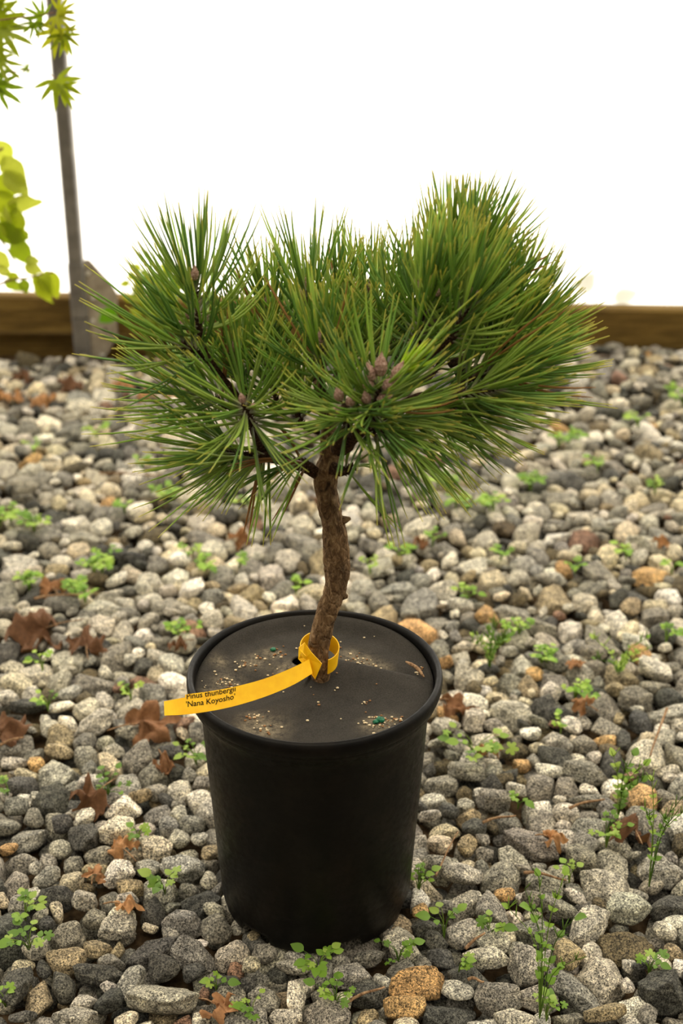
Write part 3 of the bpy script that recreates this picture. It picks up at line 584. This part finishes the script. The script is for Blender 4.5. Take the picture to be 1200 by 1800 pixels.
for k_, s in enumerate(shoots):
    path = [pp(*q) for q in s['path']]; b = pp(*s['b']); t = pp(*s['t'])
    if k_ == 0: path = [pp(572, 842, 0), pp(540, 826, -.003)]+path
    if len(path) == 1: path = [path[0]]
    pts = path+[b, t]; rr = np.linspace(s['r0']*1.25, s['r0']*.65 if s['r0'] > 4 else 3, len(pts))*K
    rr[-1] = 3.2*K
    P = spline([np.r_[p, r] for p, r in zip(pts, rr)], 8*len(pts))
    mb = MB(); bark_tube(mb, P[:, :3], P[:, 3], 12, .14)
    # scaly leaf bases along the shoot
    ax = t-b
    for q in range(46):
        u_ = random.uniform(-.1, .97); a_ = random.uniform(0, 6.28); e1 = unit(np.cross(ax, [.3, 1, .2])); e2 = np.cross(unit(ax), e1)
        rd = e1*math.cos(a_)+e2*math.sin(a_); p0 = b+ax*u_+rd*3*K; tube(mb, [p0, p0+(unit(ax)*.7+rd*.6)*4*K, p0+(unit(ax)*.8+rd*.9)*8*K], [1.6*K, 1.3*K, .3*K], 5)
    br = mb.build('branch', M['twigbark'], pine, origin=path[0])
    tuft('needle_tuft', b, t, s['n'], s['ln']*K, s['sm'], s.get('smin', 14), s.get('droop', 0), s.get('up', .25), br, s.get('brown', .006))
    for (x, y, dx, dy, ln, w) in s['buds']:
        c0 = pp(x, y, s['t'][2]-.010); d = pp(x+dx, y-dy, s['t'][2]-.010)-c0; bud(c0, d, ln*K*1.25, w*K*1.25, br)
    if k_ == 20:      # fresh pale needles beside the big buds
        mb = MB()
        for q in range(26):
            c0 = pp(692, 662, -.10); d = unit(pp(692+random.uniform(16, 46), 662-random.uniform(14, 42), -.10+random.uniform(-.01, .01))-c0)
            needle(mb, c0+d*.004, d, random.uniform(.024, .044), np.array([0, 0, .04]), lin((176, 206, 50)), r=.0011)
        tag(mb.build('new_needles', M['needle'], br, origin=pp(692, 662, -.10)), 'bright yellow-green young needles')

# ------------------------------------------------------------------ yellow tag looped round the trunk
tg = empty('plant_tag', pp(553, 1172, -.03), 'yellow plastic name tag looped around the base of the pine trunk', 'tag')
top = [(288, 1229), (326, 1221), (370, 1215), (413, 1207), (465, 1193), (513, 1174), (543, 1159)]
bot = [(289, 1258), (326, 1256), (370, 1250), (413, 1241), (465, 1225), (513, 1205), (549, 1184)]
dep = [-.082, -.080, -.077, -.072, -.062, -.048, -.036]
Tt = spline([pp(x, y, d+.007) for (x, y), d in zip(top, dep)], 61); Tb = spline([pp(x, y, d-.007) for (x, y), d in zip(bot, dep)], 61)
# square the first centimetre off as the lower step of the strip
arc = np.r_[0, np.cumsum(np.linalg.norm(np.diff(.5*(Tt+Tb), axis=0), axis=1))]
def strip(u, v):      # u metres along, v 0..1 bottom to top
    i = np.interp(u, arc, np.arange(len(arc))); k = int(min(i, len(arc)-2)); w = i-k
    a = Tt[k]*(1-w)+Tt[k+1]*w; b = Tb[k]*(1-w)+Tb[k+1]*w; return b+(a-b)*v
nrm_ = unit(np.cross(Tt[20]-Tt[19], Tt[20]-Tb[20])); 
if nrm_[1] > 0: nrm_ = -nrm_
def sheet(mb, rowsA, rowsB, th=.0005):
    n = len(rowsA); T = np.gradient(rowsA, axis=0); nn = np.cross(T, rowsA-rowsB); nn /= np.linalg.norm(nn, axis=1)[:, None]+1e-12
    V = np.vstack([rowsA+nn*th, rowsB+nn*th, rowsA-nn*th, rowsB-nn*th]); f = []
    for i in range(n-1):
        f += [(i, i+1, n+i+1, n+i), (2*n+i, 3*n+i, 3*n+i+1, 2*n+i+1), (i, 2*n+i, 2*n+i+1, i+1), (n+i, n+i+1, 3*n+i+1, 3*n+i)]
    f += [(0, n, 3*n, 2*n), (n-1, 3*n-1, 4*n-1, 2*n-1)]; mb.add(V, f)
mb = MB(); us = np.linspace(0, arc[-1], 60); u1 = arc[-1]*.135
sheet(mb, np.array([strip(u, 1) for u in np.linspace(u1, arc[-1], 60)]), np.array([strip(u, 0) for u in np.linspace(u1, arc[-1], 60)]))
sheet(mb, np.array([strip(u, .86) for u in np.linspace(0, u1, 8)]), np.array([strip(u, 0) for u in np.linspace(0, u1, 8)]))
mb.build('strip', M['tag'], tg, smooth=False)
# loop
c0 = pp(557, 1146, .0); A_, B_ = [], []
for t in np.linspace(R(-62), R(248), 44):
    r = .0195+.001*math.sin(2*t)
    x, y = c0[0]+.003+r*math.cos(t)*1.02, c0[1]+r*math.sin(t)
    zc = c0[2]-.004+.010*math.sin(t)*.6-.003*math.cos(t)
    A_.append((x+.001*math.cos(t), y+.001*math.sin(t), zc+.0115)); B_.append((x-.001*math.cos(t), y-.001*math.sin(t), zc-.0075))
mb = MB(); sheet(mb, np.array(A_), np.array(B_)); mb.build('loop', M['tag'], tg, smooth=False)
# slotted tongue crossing the front of the loop, ending in a point
def P2(x, y, d): return pp(270+x/2.3077, 1050+y/2.3077, d)
mb = MB(); y0 = -.030
outl = [(588, 205), (612, 185), (640, 225), (682, 270), (655, 333), (622, 290), (586, 250)]
hole = [(598, 222), (606, 222), (620, 240), (622, 250), (618, 256), (603, 246), (596, 236)]
n = 7; dd = [-.021, -.021, -.028, -.034, -.036, -.034, -.024]
Vo = [P2(x, y, d) for (x, y), d in zip(outl, dd)]; Vh = [P2(x, y, -.026) for x, y in hole]
off = np.array([0, .0009, .0003]); V = Vo+Vh+[v+off for v in Vo]+[v+off for v in Vh]
f = [(i, (i+1) % n, n+(i+1) % n, n+i) for i in range(n)]+[(2*n+i, 3*n+i, 3*n+(i+1) % n, 2*n+(i+1) % n) for i in range(n)]+[(i, 2*n+i, 2*n+(i+1) % n, (i+1) % n) for i in range(n)]
mb.add(V, f); mb.build('slotted_tongue', M['tag'], tg, smooth=False)
def text_mesh(s):
    cu = bpy.data.curves.new('txt', 'FONT'); cu.body = s; cu.size = 1; cu.offset = .010; cu.resolution_u = 3
    o = bpy.data.objects.new('txt', cu); C.objects.link(o); bpy.context.view_layer.update()
    me = bpy.data.meshes.new_from_object(o.evaluated_get(bpy.context.evaluated_depsgraph_get())); bpy.data.objects.remove(o)
    return me
import bmesh
def print_text(s, u0, u1, v0, hh, clip):
    me = text_mesh(s); b = bmesh.new(); b.from_mesh(me); xs = [v.co.x for v in b.verts]; sc = (u1-u0)/(max(xs)-min(xs)); x0 = min(xs)
    W2 = np.linalg.norm(strip(u0, 1)-strip(u0, 0)); 
    for v in b.verts: v.co.x = u0+(v.co.x-x0)*sc; v.co.y = v0+v.co.y*sc*hh/W2
    if clip: bmesh.ops.bisect_plane(b, geom=b.verts[:]+b.edges[:]+b.faces[:], plane_co=(0, .985, 0), plane_no=(0, 1, 0), clear_outer=True)
    V = [strip(v.co.x, v.co.y)+nrm_*.0009 for v in b.verts]; b.verts.index_update(); mb = MB()
    mb.add(V, [tuple(v.index for v in q.verts) for q in b.faces]); b.free(); mb.build('printed_name', M['ink'], tg, smooth=False)
ua = np.interp(0, [0], [0])
def u_of(px):
    q = [pix(strip(u, .5))[0][0] for u in arc]; return float(np.interp(px, q, arc))
print_text('Pinus thunbergii', u_of(328), u_of(414), .76, 1.0, True)
print_text("'Nana Koyosho'", u_of(327), u_of(413), .37, 1.0, False)

# ------------------------------------------------------------------ leaves
def palmate(lobes, depth, spread=R(250), rings=5, m=7, sharp=1.0):
    """flat leaf with pointed lobes; returns verts (unit size, tip along +y) and faces"""
    n = lobes*m+1; V = [(0, 0, 0)]; f = []
    for j in range(1, rings+1):
        for i in range(n):
            a = -spread/2+spread*i/(n-1); ph = (i % m)/m; tri = 1-abs(2*((i/m) % 1)-1)
            k = 1-.25*abs(a)/(spread/2); r = (depth+(1-depth)*tri**sharp)*k
            r *= j/rings; V.append((r*math.sin(a), r*math.cos(a), 0))
    for i in range(n-1): f.append((0, 1+i, 2+i))
    for j in range(rings-1):
        for i in range(n-1): a = 1+j*n+i; f.append((a, a+n, a+n+1, a+1))
    return np.array(V), f
def oval(rings=8, k=3, w=.36):
    V = []; f = []
    for j in range(rings+1):
        t = j/rings; ww = w*math.sin(math.pi*min(1, t**.75*.985+.012))**.9
        for i in range(-k, k+1): V.append((ww*i/k, t, .12*abs(i/k)*ww))
    q = 2*k+1
    for j in range(rings):
        for i in range(q-1): a = j*q+i; f.append((a, a+1, a+q+1, a+q))
    return np.array(V), f
def place(V, size, d, up, pos, curl=0., crum=0., seed=0):
    V = V*size; 
    if curl: V = np.c_[V[:, 0], V[:, 1], V[:, 2]-curl*(V[:, 1]**2+V[:, 0]**2)/size]
    if crum:
        q = np.array([(noise.noise(Vector(v/size*2.3)+Vector((seed, seed*.3, 0))), noise.noise(Vector(v/size*5)+Vector((0, seed, 1)))) for v in V]); V[:, 2] += crum*size*(q[:, 0]*1.1+q[:, 1]*.45)
        V[:, 0] *= 1-.25*crum; V[:, 0] += .25*crum*size*q[:, 1]
    y = unit(d); x = unit(np.cross(y, up)); z = np.cross(x, y); return V@np.array([x, y, z])+pos
PAL = palmate(7, .30, R(270), 5, 6, 1.2); PALD = palmate(5, .60, R(255), 7, 8, 1.0); OV = oval()

# dry brown leaves lying on the stones
dry = [(55, 1112, 84, 200, 'curled reddish brown maple leaf on the gravel, left edge beyond the pot'), (152, 1128, 56, 100, 'pointed tan brown leaf right of the large curled leaf'), (268, 1272, 74, 20, 'flat brown lobed leaf lying just under the end of the yellow tag'), (15, 1282, 66, 60, 'brown leaf at the left edge, level with the pot rim'),
 (158, 1412, 58, 240, 'orange brown leaf with narrow lobes left of the pot, middle height'), (208, 1488, 46, 130, 'tightly curled dark brown leaf in front of the white stone'), (290, 1340, 30, 300, 'small curled brown leaf close to the left side of the pot'), (225, 1592, 40, 10, 'shredded rusty leaf scrap left of the pot foot'), (170, 1538, 30, 80, 'thin dark leaf scrap among stones left of the shredded leaf'),
 (805, 1232, 56, 10, 'folded orange brown leaf just right of the pot rim'), (862, 1318, 32, 70, 'brown leaf under the green weed right of the pot'), (1112, 1452, 58, 90, 'curled brown leaf behind the tall weed at right'), (975, 1476, 34, 0, 'spiky rust coloured leaf scrap on the right gravel'), (425, 948, 32, 30, 'reddish brown leaf far behind the pot, left of the trunk'),
 (312, 1135, 26, 200, 'small brown leaf behind the left side of the pot rim'), (88, 1030, 38, 120, 'rust brown leaf in the far gravel above the curled maple leaf'), (18, 690, 40, 40, 'brown leaf litter piece at far left below the wooden board'), (70, 700, 36, 160, 'brown leaf heaped below the wooden board near the steel post'), (120, 668, 34, 250, 'brown leaf lying at the foot of the steel post'), (215, 668, 32, 90, 'brown leaf right of the steel post foot'), (40, 655, 30, 300, 'dark leaf tucked under the wooden board at left'), (255, 690, 28, 20, 'brown leaf behind the left pine needles'),
 (390, 1775, 46, 330, 'brown leaf pieces at the bottom edge left of centre'), (1010, 1168, 24, 100, 'rust leaf fragment far right of the pot rim'), (1165, 955, 24, 10, 'rust leaf fragment near the right edge in the far gravel'), (738, 955, 26, 60, 'reddish leaf fragment behind the pot, right of the trunk'), (1020, 1240, 30, 140, 'brown leaf right of the pot below the small weeds'), (560, 880, 20, 20, 'small reddish leaf directly behind the trunk')]
for i, (x, y, sz, ang, lb) in enumerate(dry):
    p = gnd(x, y, .012); p[2] = gtop(p[0], p[1])+.006; s = sz*np.linalg.norm(p-CAM)/F; mb = MB()
    V, f = PALD; cr = .45+.3*random.random(); d = np.array([math.cos(R(ang)), math.sin(R(ang)), random.uniform(-.1, .3)])
    col = np.array(lin(random.choice([(158, 116, 80), (130, 92, 62), (180, 136, 94), (108, 76, 52)])))
    base = p-d*s*.3; base[2] = p[2]+.004
    W_ = place(V, s, d, [random.gauss(0, .25), random.gauss(0, .25)-.25, 1], base, curl=random.uniform(.2, 1.1) if i in (0, 5, 6, 9, 11) else .3, crum=cr, seed=i*3.1)
    W_[:, 2] = np.maximum(W_[:, 2], float(gz(p[0], p[1]))-.004)
    mb.add(W_, f, col); o = empty('dry_leaf', p, lb, 'leaf', 'dry brown leaves on the gravel')
    mb.build('blade', M['dry'], o, origin=p)
    mb = MB(); tube(mb, spline([base, base-d*s*.35+np.array([0, 0, .004]), base-d*s*.8+np.array([.002, 0, .003])], 7), [.0010]*6+[.0006], 5); mb.build('leaf_stalk', M['stick'], o, origin=p)
# twigs
tw = [((765, 1540), (805, 1462), 'thin straight tan twig leaning on stones right of the pot'), ((848, 1446), (906, 1434), 'short pale twig right of the pot near the long grey stone'), ((920, 1534), (995, 1547), 'dark reddish twig lying right of the round grey stone'), ((175, 832), (292, 838), 'long grey twig in the far gravel left of the tree'), ((1172, 1245), (1142, 1330), 'dark crooked twig standing near the right edge'), ((1000, 1421), (1062, 1405), 'pale twig in the right gravel'), ((818, 1668), (852, 1640), 'stubby reddish twig in front of the tall weed'), ((0, 1310), (42, 1296), 'pale twig at the left edge below the brown leaf'), ((610, 1762), (676, 1735), 'curved brown twig in front of the orange stone'), ((822, 1722), (850, 1726), 'tiny red brown stick between foreground stones'), ((60, 1052), (150, 1045), 'grey twig beside the far rust leaf')]
for a, b, lb in tw:
    p, q = gnd(*a, .016), gnd(*b, .022); mid = (p+q)/2+np.array([0, 0, .003]); mb = MB(); r = .0011 if 'thin' in lb else .0017
    tube(mb, spline([p, p*.6+mid*.4+np.array([.001, .002, 0]), mid, q*.7+mid*.3+np.array([-.001, -.002, .001]), q], 14), np.linspace(r*1.2, r*.6, 14), 7, jitter=.12)
    tag(mb.build('twig', M['stick'], origin=p), lb, 'twig', 'dry twigs on the gravel')

# weeds
GC = [(120, 158, 52), (142, 176, 66), (104, 140, 48), (160, 186, 82)]
LOBE = palmate(5, .55, R(300), 3, 5, .5)
def weed(x, y, hgt, spread, nst, lb, tall=False, grp='small weeds sprouting between the stones', leafpx=9, bl=1.0):
    p = gnd(x, y, .0); p[2] = float(gz(p[0], p[1])); k = np.linalg.norm(p-CAM)/F
    o = empty('weed_seedling', p, lb, 'weed', grp); ms, ml = MB(), MB()
    for q in range(nst):
        an = random.uniform(0, 6.28); sp = spread*k*random.uniform(.4, 1.0); hh = hgt*k*random.uniform(.6, 1.0)+.012
        tipp = p+np.array([math.cos(an)*sp, math.sin(an)*sp, hh]); mid = (p+tipp)/2+np.array([-math.cos(an)*sp*.25, 0, hh*.18])
        P = spline([p, mid, tipp], 9); g_ = np.array(lin(random.choice(GC)))*bl
        tube(ms, P, np.linspace(1.1, .5, 9)*k, 5, g_*.7, cap=False)
        L_ = leafpx*k*random.uniform(.42, .78)
        spots = [(1.0, 0)] if not tall else [(t, s) for t in (.25, .4, .55, .7, .85) for s in (-1, 1)]+[(1.0, 0)]
        for t, s in spots:
            c0 = P[int(t*8)]; dd_ = np.array([math.cos(an+s*1.3), math.sin(an+s*1.3), random.uniform(-.1, .5)+(.8 if tall else 0)])
            if tall and random.random() < .35: continue
            sz = L_*(1.5 if t == 1 else 1.0)*(.75 if tall else 1)
            if tall or random.random() < .5: V, f = OV; W_ = place(V, sz*1.9 if not tall else sz*1.9, dd_, [0, -.3, 1], c0, curl=.25)
            else: V, f = LOBE; W_ = place(V, sz, dd_, [random.gauss(0, .3), -.4+random.gauss(0, .3), 1], c0, curl=.15)
            ml.add(W_, f, g_)
            if not tall:
                for s2 in (-1, 1):
                    if random.random() < .6:
                        c1 = P[6]; d2 = np.array([math.cos(an+s2*1.5), math.sin(an+s2*1.5), .3]); V, f = OV; ml.add(place(V, sz*1.1, d2, [0, -.3, 1], c1, curl=.2), f, g_*1.05)
        if tall:      # thin seed pods pointing up
            for _ in range(5):
                c0 = P[random.choice([5, 6, 7, 8])]; d2 = unit([random.gauss(0, .5), random.gauss(0, .3), 1]); tube(ms, [c0, c0+d2*9*k, c0+d2*20*k], [.8*k, .9*k, .4*k], 4, g_*.9)
    ms.build('stem', M['leaf'], o, origin=p); ml.build('foliage', M['leaf'], o, origin=p)
wd = [(560, 1712, 22, 30, 9, 'round leaved green weed at the front foot of the pot', 13), (45, 1618, 22, 34, 8, 'clover-like weed near the left edge, upper of the pair', 12), (52, 1672, 22, 34, 8, 'clover-like weed near the left edge, lower of the pair', 13), (290, 1572, 18, 26, 7, 'scalloped green weed left of the pot foot', 13), (243, 1480, 14, 22, 5, 'small weed right of the white stone, left of the pot', 10), (345, 1345, 22, 36, 9, 'pale green weed touching the left side of the pot', 10), (15, 1400, 14, 24, 4, 'weed at the left edge, level with the middle of the pot', 10), (190, 1398, 16, 40, 7, 'weed beside the orange brown leaf, left of the pot', 9), (442, 1790, 18, 26, 6, 'low weed at the bottom edge left of centre', 11), (590, 1768, 22, 40, 9, 'loose weed at the bottom edge below the pot', 11), (735, 1575, 34, 24, 7, 'upright weed touching the right foot of the pot', 9), (780, 1650, 34, 32, 6, 'dark stemmed weed right of the pot foot', 12), (860, 1650, 20, 26, 5, 'round leaved weed behind the tall thin weed', 13), (835, 1335, 26, 60, 12, 'bright green bushy weed right of the pot, middle height', 14), (1000, 1552, 16, 20, 5, 'little weed by the dark twig at right', 10), (910, 1422, 14, 18, 4, 'tiny weed above the long grey stone', 10), (1065, 1490, 34, 36, 10, 'weed with many round leaves left of the curled leaf at right', 10), (1140, 1715, 16, 30, 6, 'weed in the near right corner between stones', 12), (805, 1712, 14, 22, 5, 'weed just right of the orange stone', 11), (380, 1742, 10, 22, 4, 'small weed in front of the pot, left side', 11), (700, 1690, 14, 40, 7, 'sparse weed in front of the pot, right side', 10), (10, 1770, 12, 24, 4, 'weed in the near left corner', 12), (960, 1795, 14, 34, 6, 'low weed under the tall thin weed', 10)]
for x, y, h, sp, nst, lb, lp in wd: weed(x, y, h, sp, nst, lb, leafpx=lp, bl=.85)
weed(948, 1790, 235, 75, 7, 'tall thin weed with seed pods in the right foreground', tall=True, leafpx=15, bl=.9)
weed(1140, 1560, 180, 60, 5, 'tall thin weed with seed pods near the right edge', tall=True, leafpx=13, bl=.9)
weed(1085, 1440, 90, 60, 6, 'leafy upright weed in front of the curled leaf at right', tall=True, leafpx=14, bl=.9)
weed(860, 1180, 70, 40, 9, 'grassy weed tuft right of the pot rim', tall=True, leafpx=9)
weed(1085, 1190, 50, 60, 7, 'grassy weed patch far right of the pot rim', tall=True, leafpx=10)
pb_ = [(180, 1010, 11), (150, 1060, 12), (360, 1005, 8), (330, 1120, 8), (45, 1030, 8), (20, 920, 14), (60, 935, 8), (950, 1170, 8), (900, 1120, 8), (1010, 1230, 9), (520, 1045, 5), (800, 895, 9), (860, 900, 7), (770, 860, 7), (1100, 985, 5), (940, 660, 14), (1140, 610, 8), (1095, 610, 6), (1180, 1010, 5), (1185, 720, 8), (930, 860, 8), (980, 790, 7), (1050, 830, 5), (250, 830, 5), (300, 880, 9), (440, 900, 6), (185, 990, 5), (230, 1230, 5), (85, 1250, 5), (420, 1000, 5), (700, 985, 5), (650, 1010, 5), (1010, 1010, 5), (1150, 870, 6), (60, 800, 6), (170, 770, 5), (1120, 760, 5), (330, 985, 5), (75, 1180, 4), (820, 1060, 6), (760, 960, 5), (880, 985, 5), (220, 905, 6), (985, 1290, 6), (1170, 1130, 6)]
for i, (x, y, nst) in enumerate(pb_):
    v = 'far back' if y < 800 else 'in the middle distance' if y < 1000 else 'level with the pot rim'
    sd_ = 'left of the tree' if x < 420 else 'right of the tree' if x > 740 else 'behind the pot'
    for q in range(2 if nst > 6 else 1):
        weed(x+random.uniform(-22, 22)*q, y+random.uniform(-10, 10)*q, 16, 22, nst, f'small out of focus weed {v}, {sd_}', grp=f'blurred weeds {v} {sd_}', leafpx=8, bl=1.1)

# ------------------------------------------------------------------ maple outside the frame at left, branches reaching in
mp_y = .95
mc = [lin((134, 148, 26)), lin((112, 136, 26)), lin((152, 156, 34))]
tb = at(-330, 900, mp_y); tb[2] = 0
mt = empty('maple_tree', tb, 'yellow-green maple with pointed lobed leaves reaching in at the top left', 'tree')
mb = MB(); T1 = at(-200, 60, mp_y); P = spline([tb, tb+np.array([.01, 0, .4]), tb*.3+T1*.7, T1], 30); tube(mb, P, np.linspace(.012, .005, 30), 10); trunk_o = mb.build('trunk', M['stick'], mt, origin=tb)
def twig_to(pts, r=.0016):
    mb = MB(); P = spline([at(*q) for q in pts], 20); tube(mb, P, np.linspace(r, r*.6, 20), 6); return mb.build('twig', M['stick'], mt, origin=P[0])
twig_to([(-200, 60, mp_y), (-40, 40, mp_y), (60, 28, mp_y), (98, 22, mp_y)]); twig_to([(-190, 120, mp_y), (-20, 130, mp_y), (60, 122, mp_y), (102, 138, mp_y)], .0012)
twig_to([(-200, 100, mp_y), (-60, 90, mp_y), (-8, 60, mp_y)])
mleaf = [(98, 28, 34, -40), (104, 20, 30, 20), (100, 52, 40, -100), (112, 60, 34, -70), (75, 30, 30, 150), (60, 40, 26, -110), (98, 140, 46, -60), (108, 150, 34, -90), (50, 120, 14, 180), (-4, 30, 44, -30), (0, 52, 50, -20), (-4, 8, 30, 0), (-8, 82, 30, -50), (-6, 105, 42, -30), (-4, 150, 42, -35), (-20, 140, 40, -10)]
def leaf_at(par, V, f, x, y, yy, sz, ang, cols, curl=.25, name='leaf', faceon=.9):
    p = at(x, y, yy); k = (p[1]-CAM[1])/F*1.08; d = np.array([math.cos(R(ang)), random.uniform(-.35, .35), math.sin(R(ang))]); up = np.array([random.gauss(0, .35), -1, random.gauss(.2, .4)])
    mb = MB(); mb.add(place(V, sz*k, d, up, p, curl=curl, crum=.10, seed=x), f, np.array(random.choice(cols))*random.uniform(.85, 1.15)); return mb.build(name, M['leaf'], par, origin=p)
MPL = palmate(7, .30, R(235), 5, 6, 1.15)
for x, y, sz, ang in mleaf: leaf_at(mt, *MPL, x, y, mp_y, sz*1.15, ang, mc)
# broad-leaved shrub at the left edge
vy = 1.25; sb = at(-150, 760, vy); sb[2] = 0
sh = empty('broad_leaved_shrub', sb, 'shrub with broad yellow-green oval leaves at the left edge', 'shrub')
mb = MB(); A1 = at(-30, 300, vy); tube(mb, spline([sb, sb*.5+A1*.5+np.array([-.02, 0, 0]), A1, at(5, 260, vy)], 30), np.linspace(.006, .002, 30), 8)
tube(mb, spline([sb, at(-60, 560, vy), at(0, 500, vy), at(50, 488, vy), at(95, 478, vy)], 24), np.linspace(.004, .0012, 24), 7)
tube(mb, spline([at(-30, 300, vy), at(-20, 380, vy), at(20, 450, vy), at(35, 470, vy)], 14), np.linspace(.003, .001, 14), 7); mb.build('stem', M['stick'], sh, origin=sb)
vl = [(-8, 245, 60, -75), (5, 275, 60, -60), (8, 300, 55, -50), (-15, 320, 60, -20), (-5, 335, 55, -60), (12, 355, 60, -15), (28, 365, 52, -95), (0, 380, 66, -50), (-12, 400, 60, -20), (36, 400, 50, -105), (22, 420, 52, -60), (10, 360, 66, -110), (45, 455, 24, -15), (-10, 440, 40, -60), (8, 492, 42, -40), (40, 490, 28, -80), (42, 468, 34, -20), (62, 480, 60, -75), (80, 476, 50, -66), (75, 478, 44, -90), (34, 488, 24, 170), (-6, 470, 30, -30)]
for x, y, sz, ang in vl: leaf_at(sh, OV[0]*np.array([.95, 1, 1]), OV[1], x, y, vy, sz, ang, [lin((168, 182, 40)), lin((148, 170, 34)), lin((186, 194, 78))])
# leafy weed in front of the board behind the left needles, and grasses outside the film at right
wy = 1.80; wb = at(262, 610, wy); wb[2] = 0
lw_ = empty('leafy_weed', wb, 'leafy green weed by the wooden board behind the left pine needles', 'weed')
ms, ml = MB(), MB()
for q in range(9):
    t = at(262+random.uniform(-75, 60), random.uniform(455, 520), wy+random.uniform(-.03, .03)); P = spline([wb, (wb+t)/2+np.array([0, 0, .02]), t], 10); tube(ms, P, np.linspace(.0018, .0008, 10), 5, lin((120, 130, 50)))
    for j in range(4, 10):
        an = random.uniform(0, 6.28); V, f = OV; ml.add(place(V, random.uniform(.022, .038), [math.cos(an), -.3, math.sin(an)*.6+.1], [random.gauss(0, .4), -1, .5], P[j], curl=.25), f, lin(random.choice([(170, 180, 40), (130, 150, 36), (150, 164, 60)])))
for q in range(3):
    t = at(184+q*6, 560+q*14, wy-.04); V, f = OV; ml.add(place(V, .05, [-.8, -.1, -.5], [.2, -1, .5], at(205, 545, wy-.04)), f, lin((120, 170, 30)))
ms.build('stem', M['leaf'], lw_, origin=wb); ml.build('foliage', M['leaf'], lw_, origin=wb)
oy = wally(.45)+.085; ob = at(1010, 560, oy); ob[2] = 0
og = empty('outdoor_weed', ob, 'leafy weed outside, showing as a faint shadow through the plastic wall', 'weed')
ms, ml = MB(), MB()
for x, y in ((1060, 400), (1085, 425), (1100, 440), (1010, 470), (1040, 420)): tube(ms, spline([ob, at((1010+x)/2, (560+y)/2-6, oy), at(x, y, oy)], 10), np.linspace(.003, .001, 10), 5, lin((90, 110, 40)))
for x, y, ang, s in ((1078, 488, 25, .05), (985, 462, 160, .05), (1030, 520, -80, .04), (1056, 500, -85, .04), (1018, 480, 60, .05)):
    V, f = OV; ml.add(place(V, s*1.3, [math.cos(R(ang)), 0, math.sin(R(ang))], [0, -1, .1], at(x, y, oy)), f, lin((90, 120, 40)))
ms.build('stem', M['leaf'], og, origin=ob); ml.build('foliage', M['leaf'], og, origin=ob)
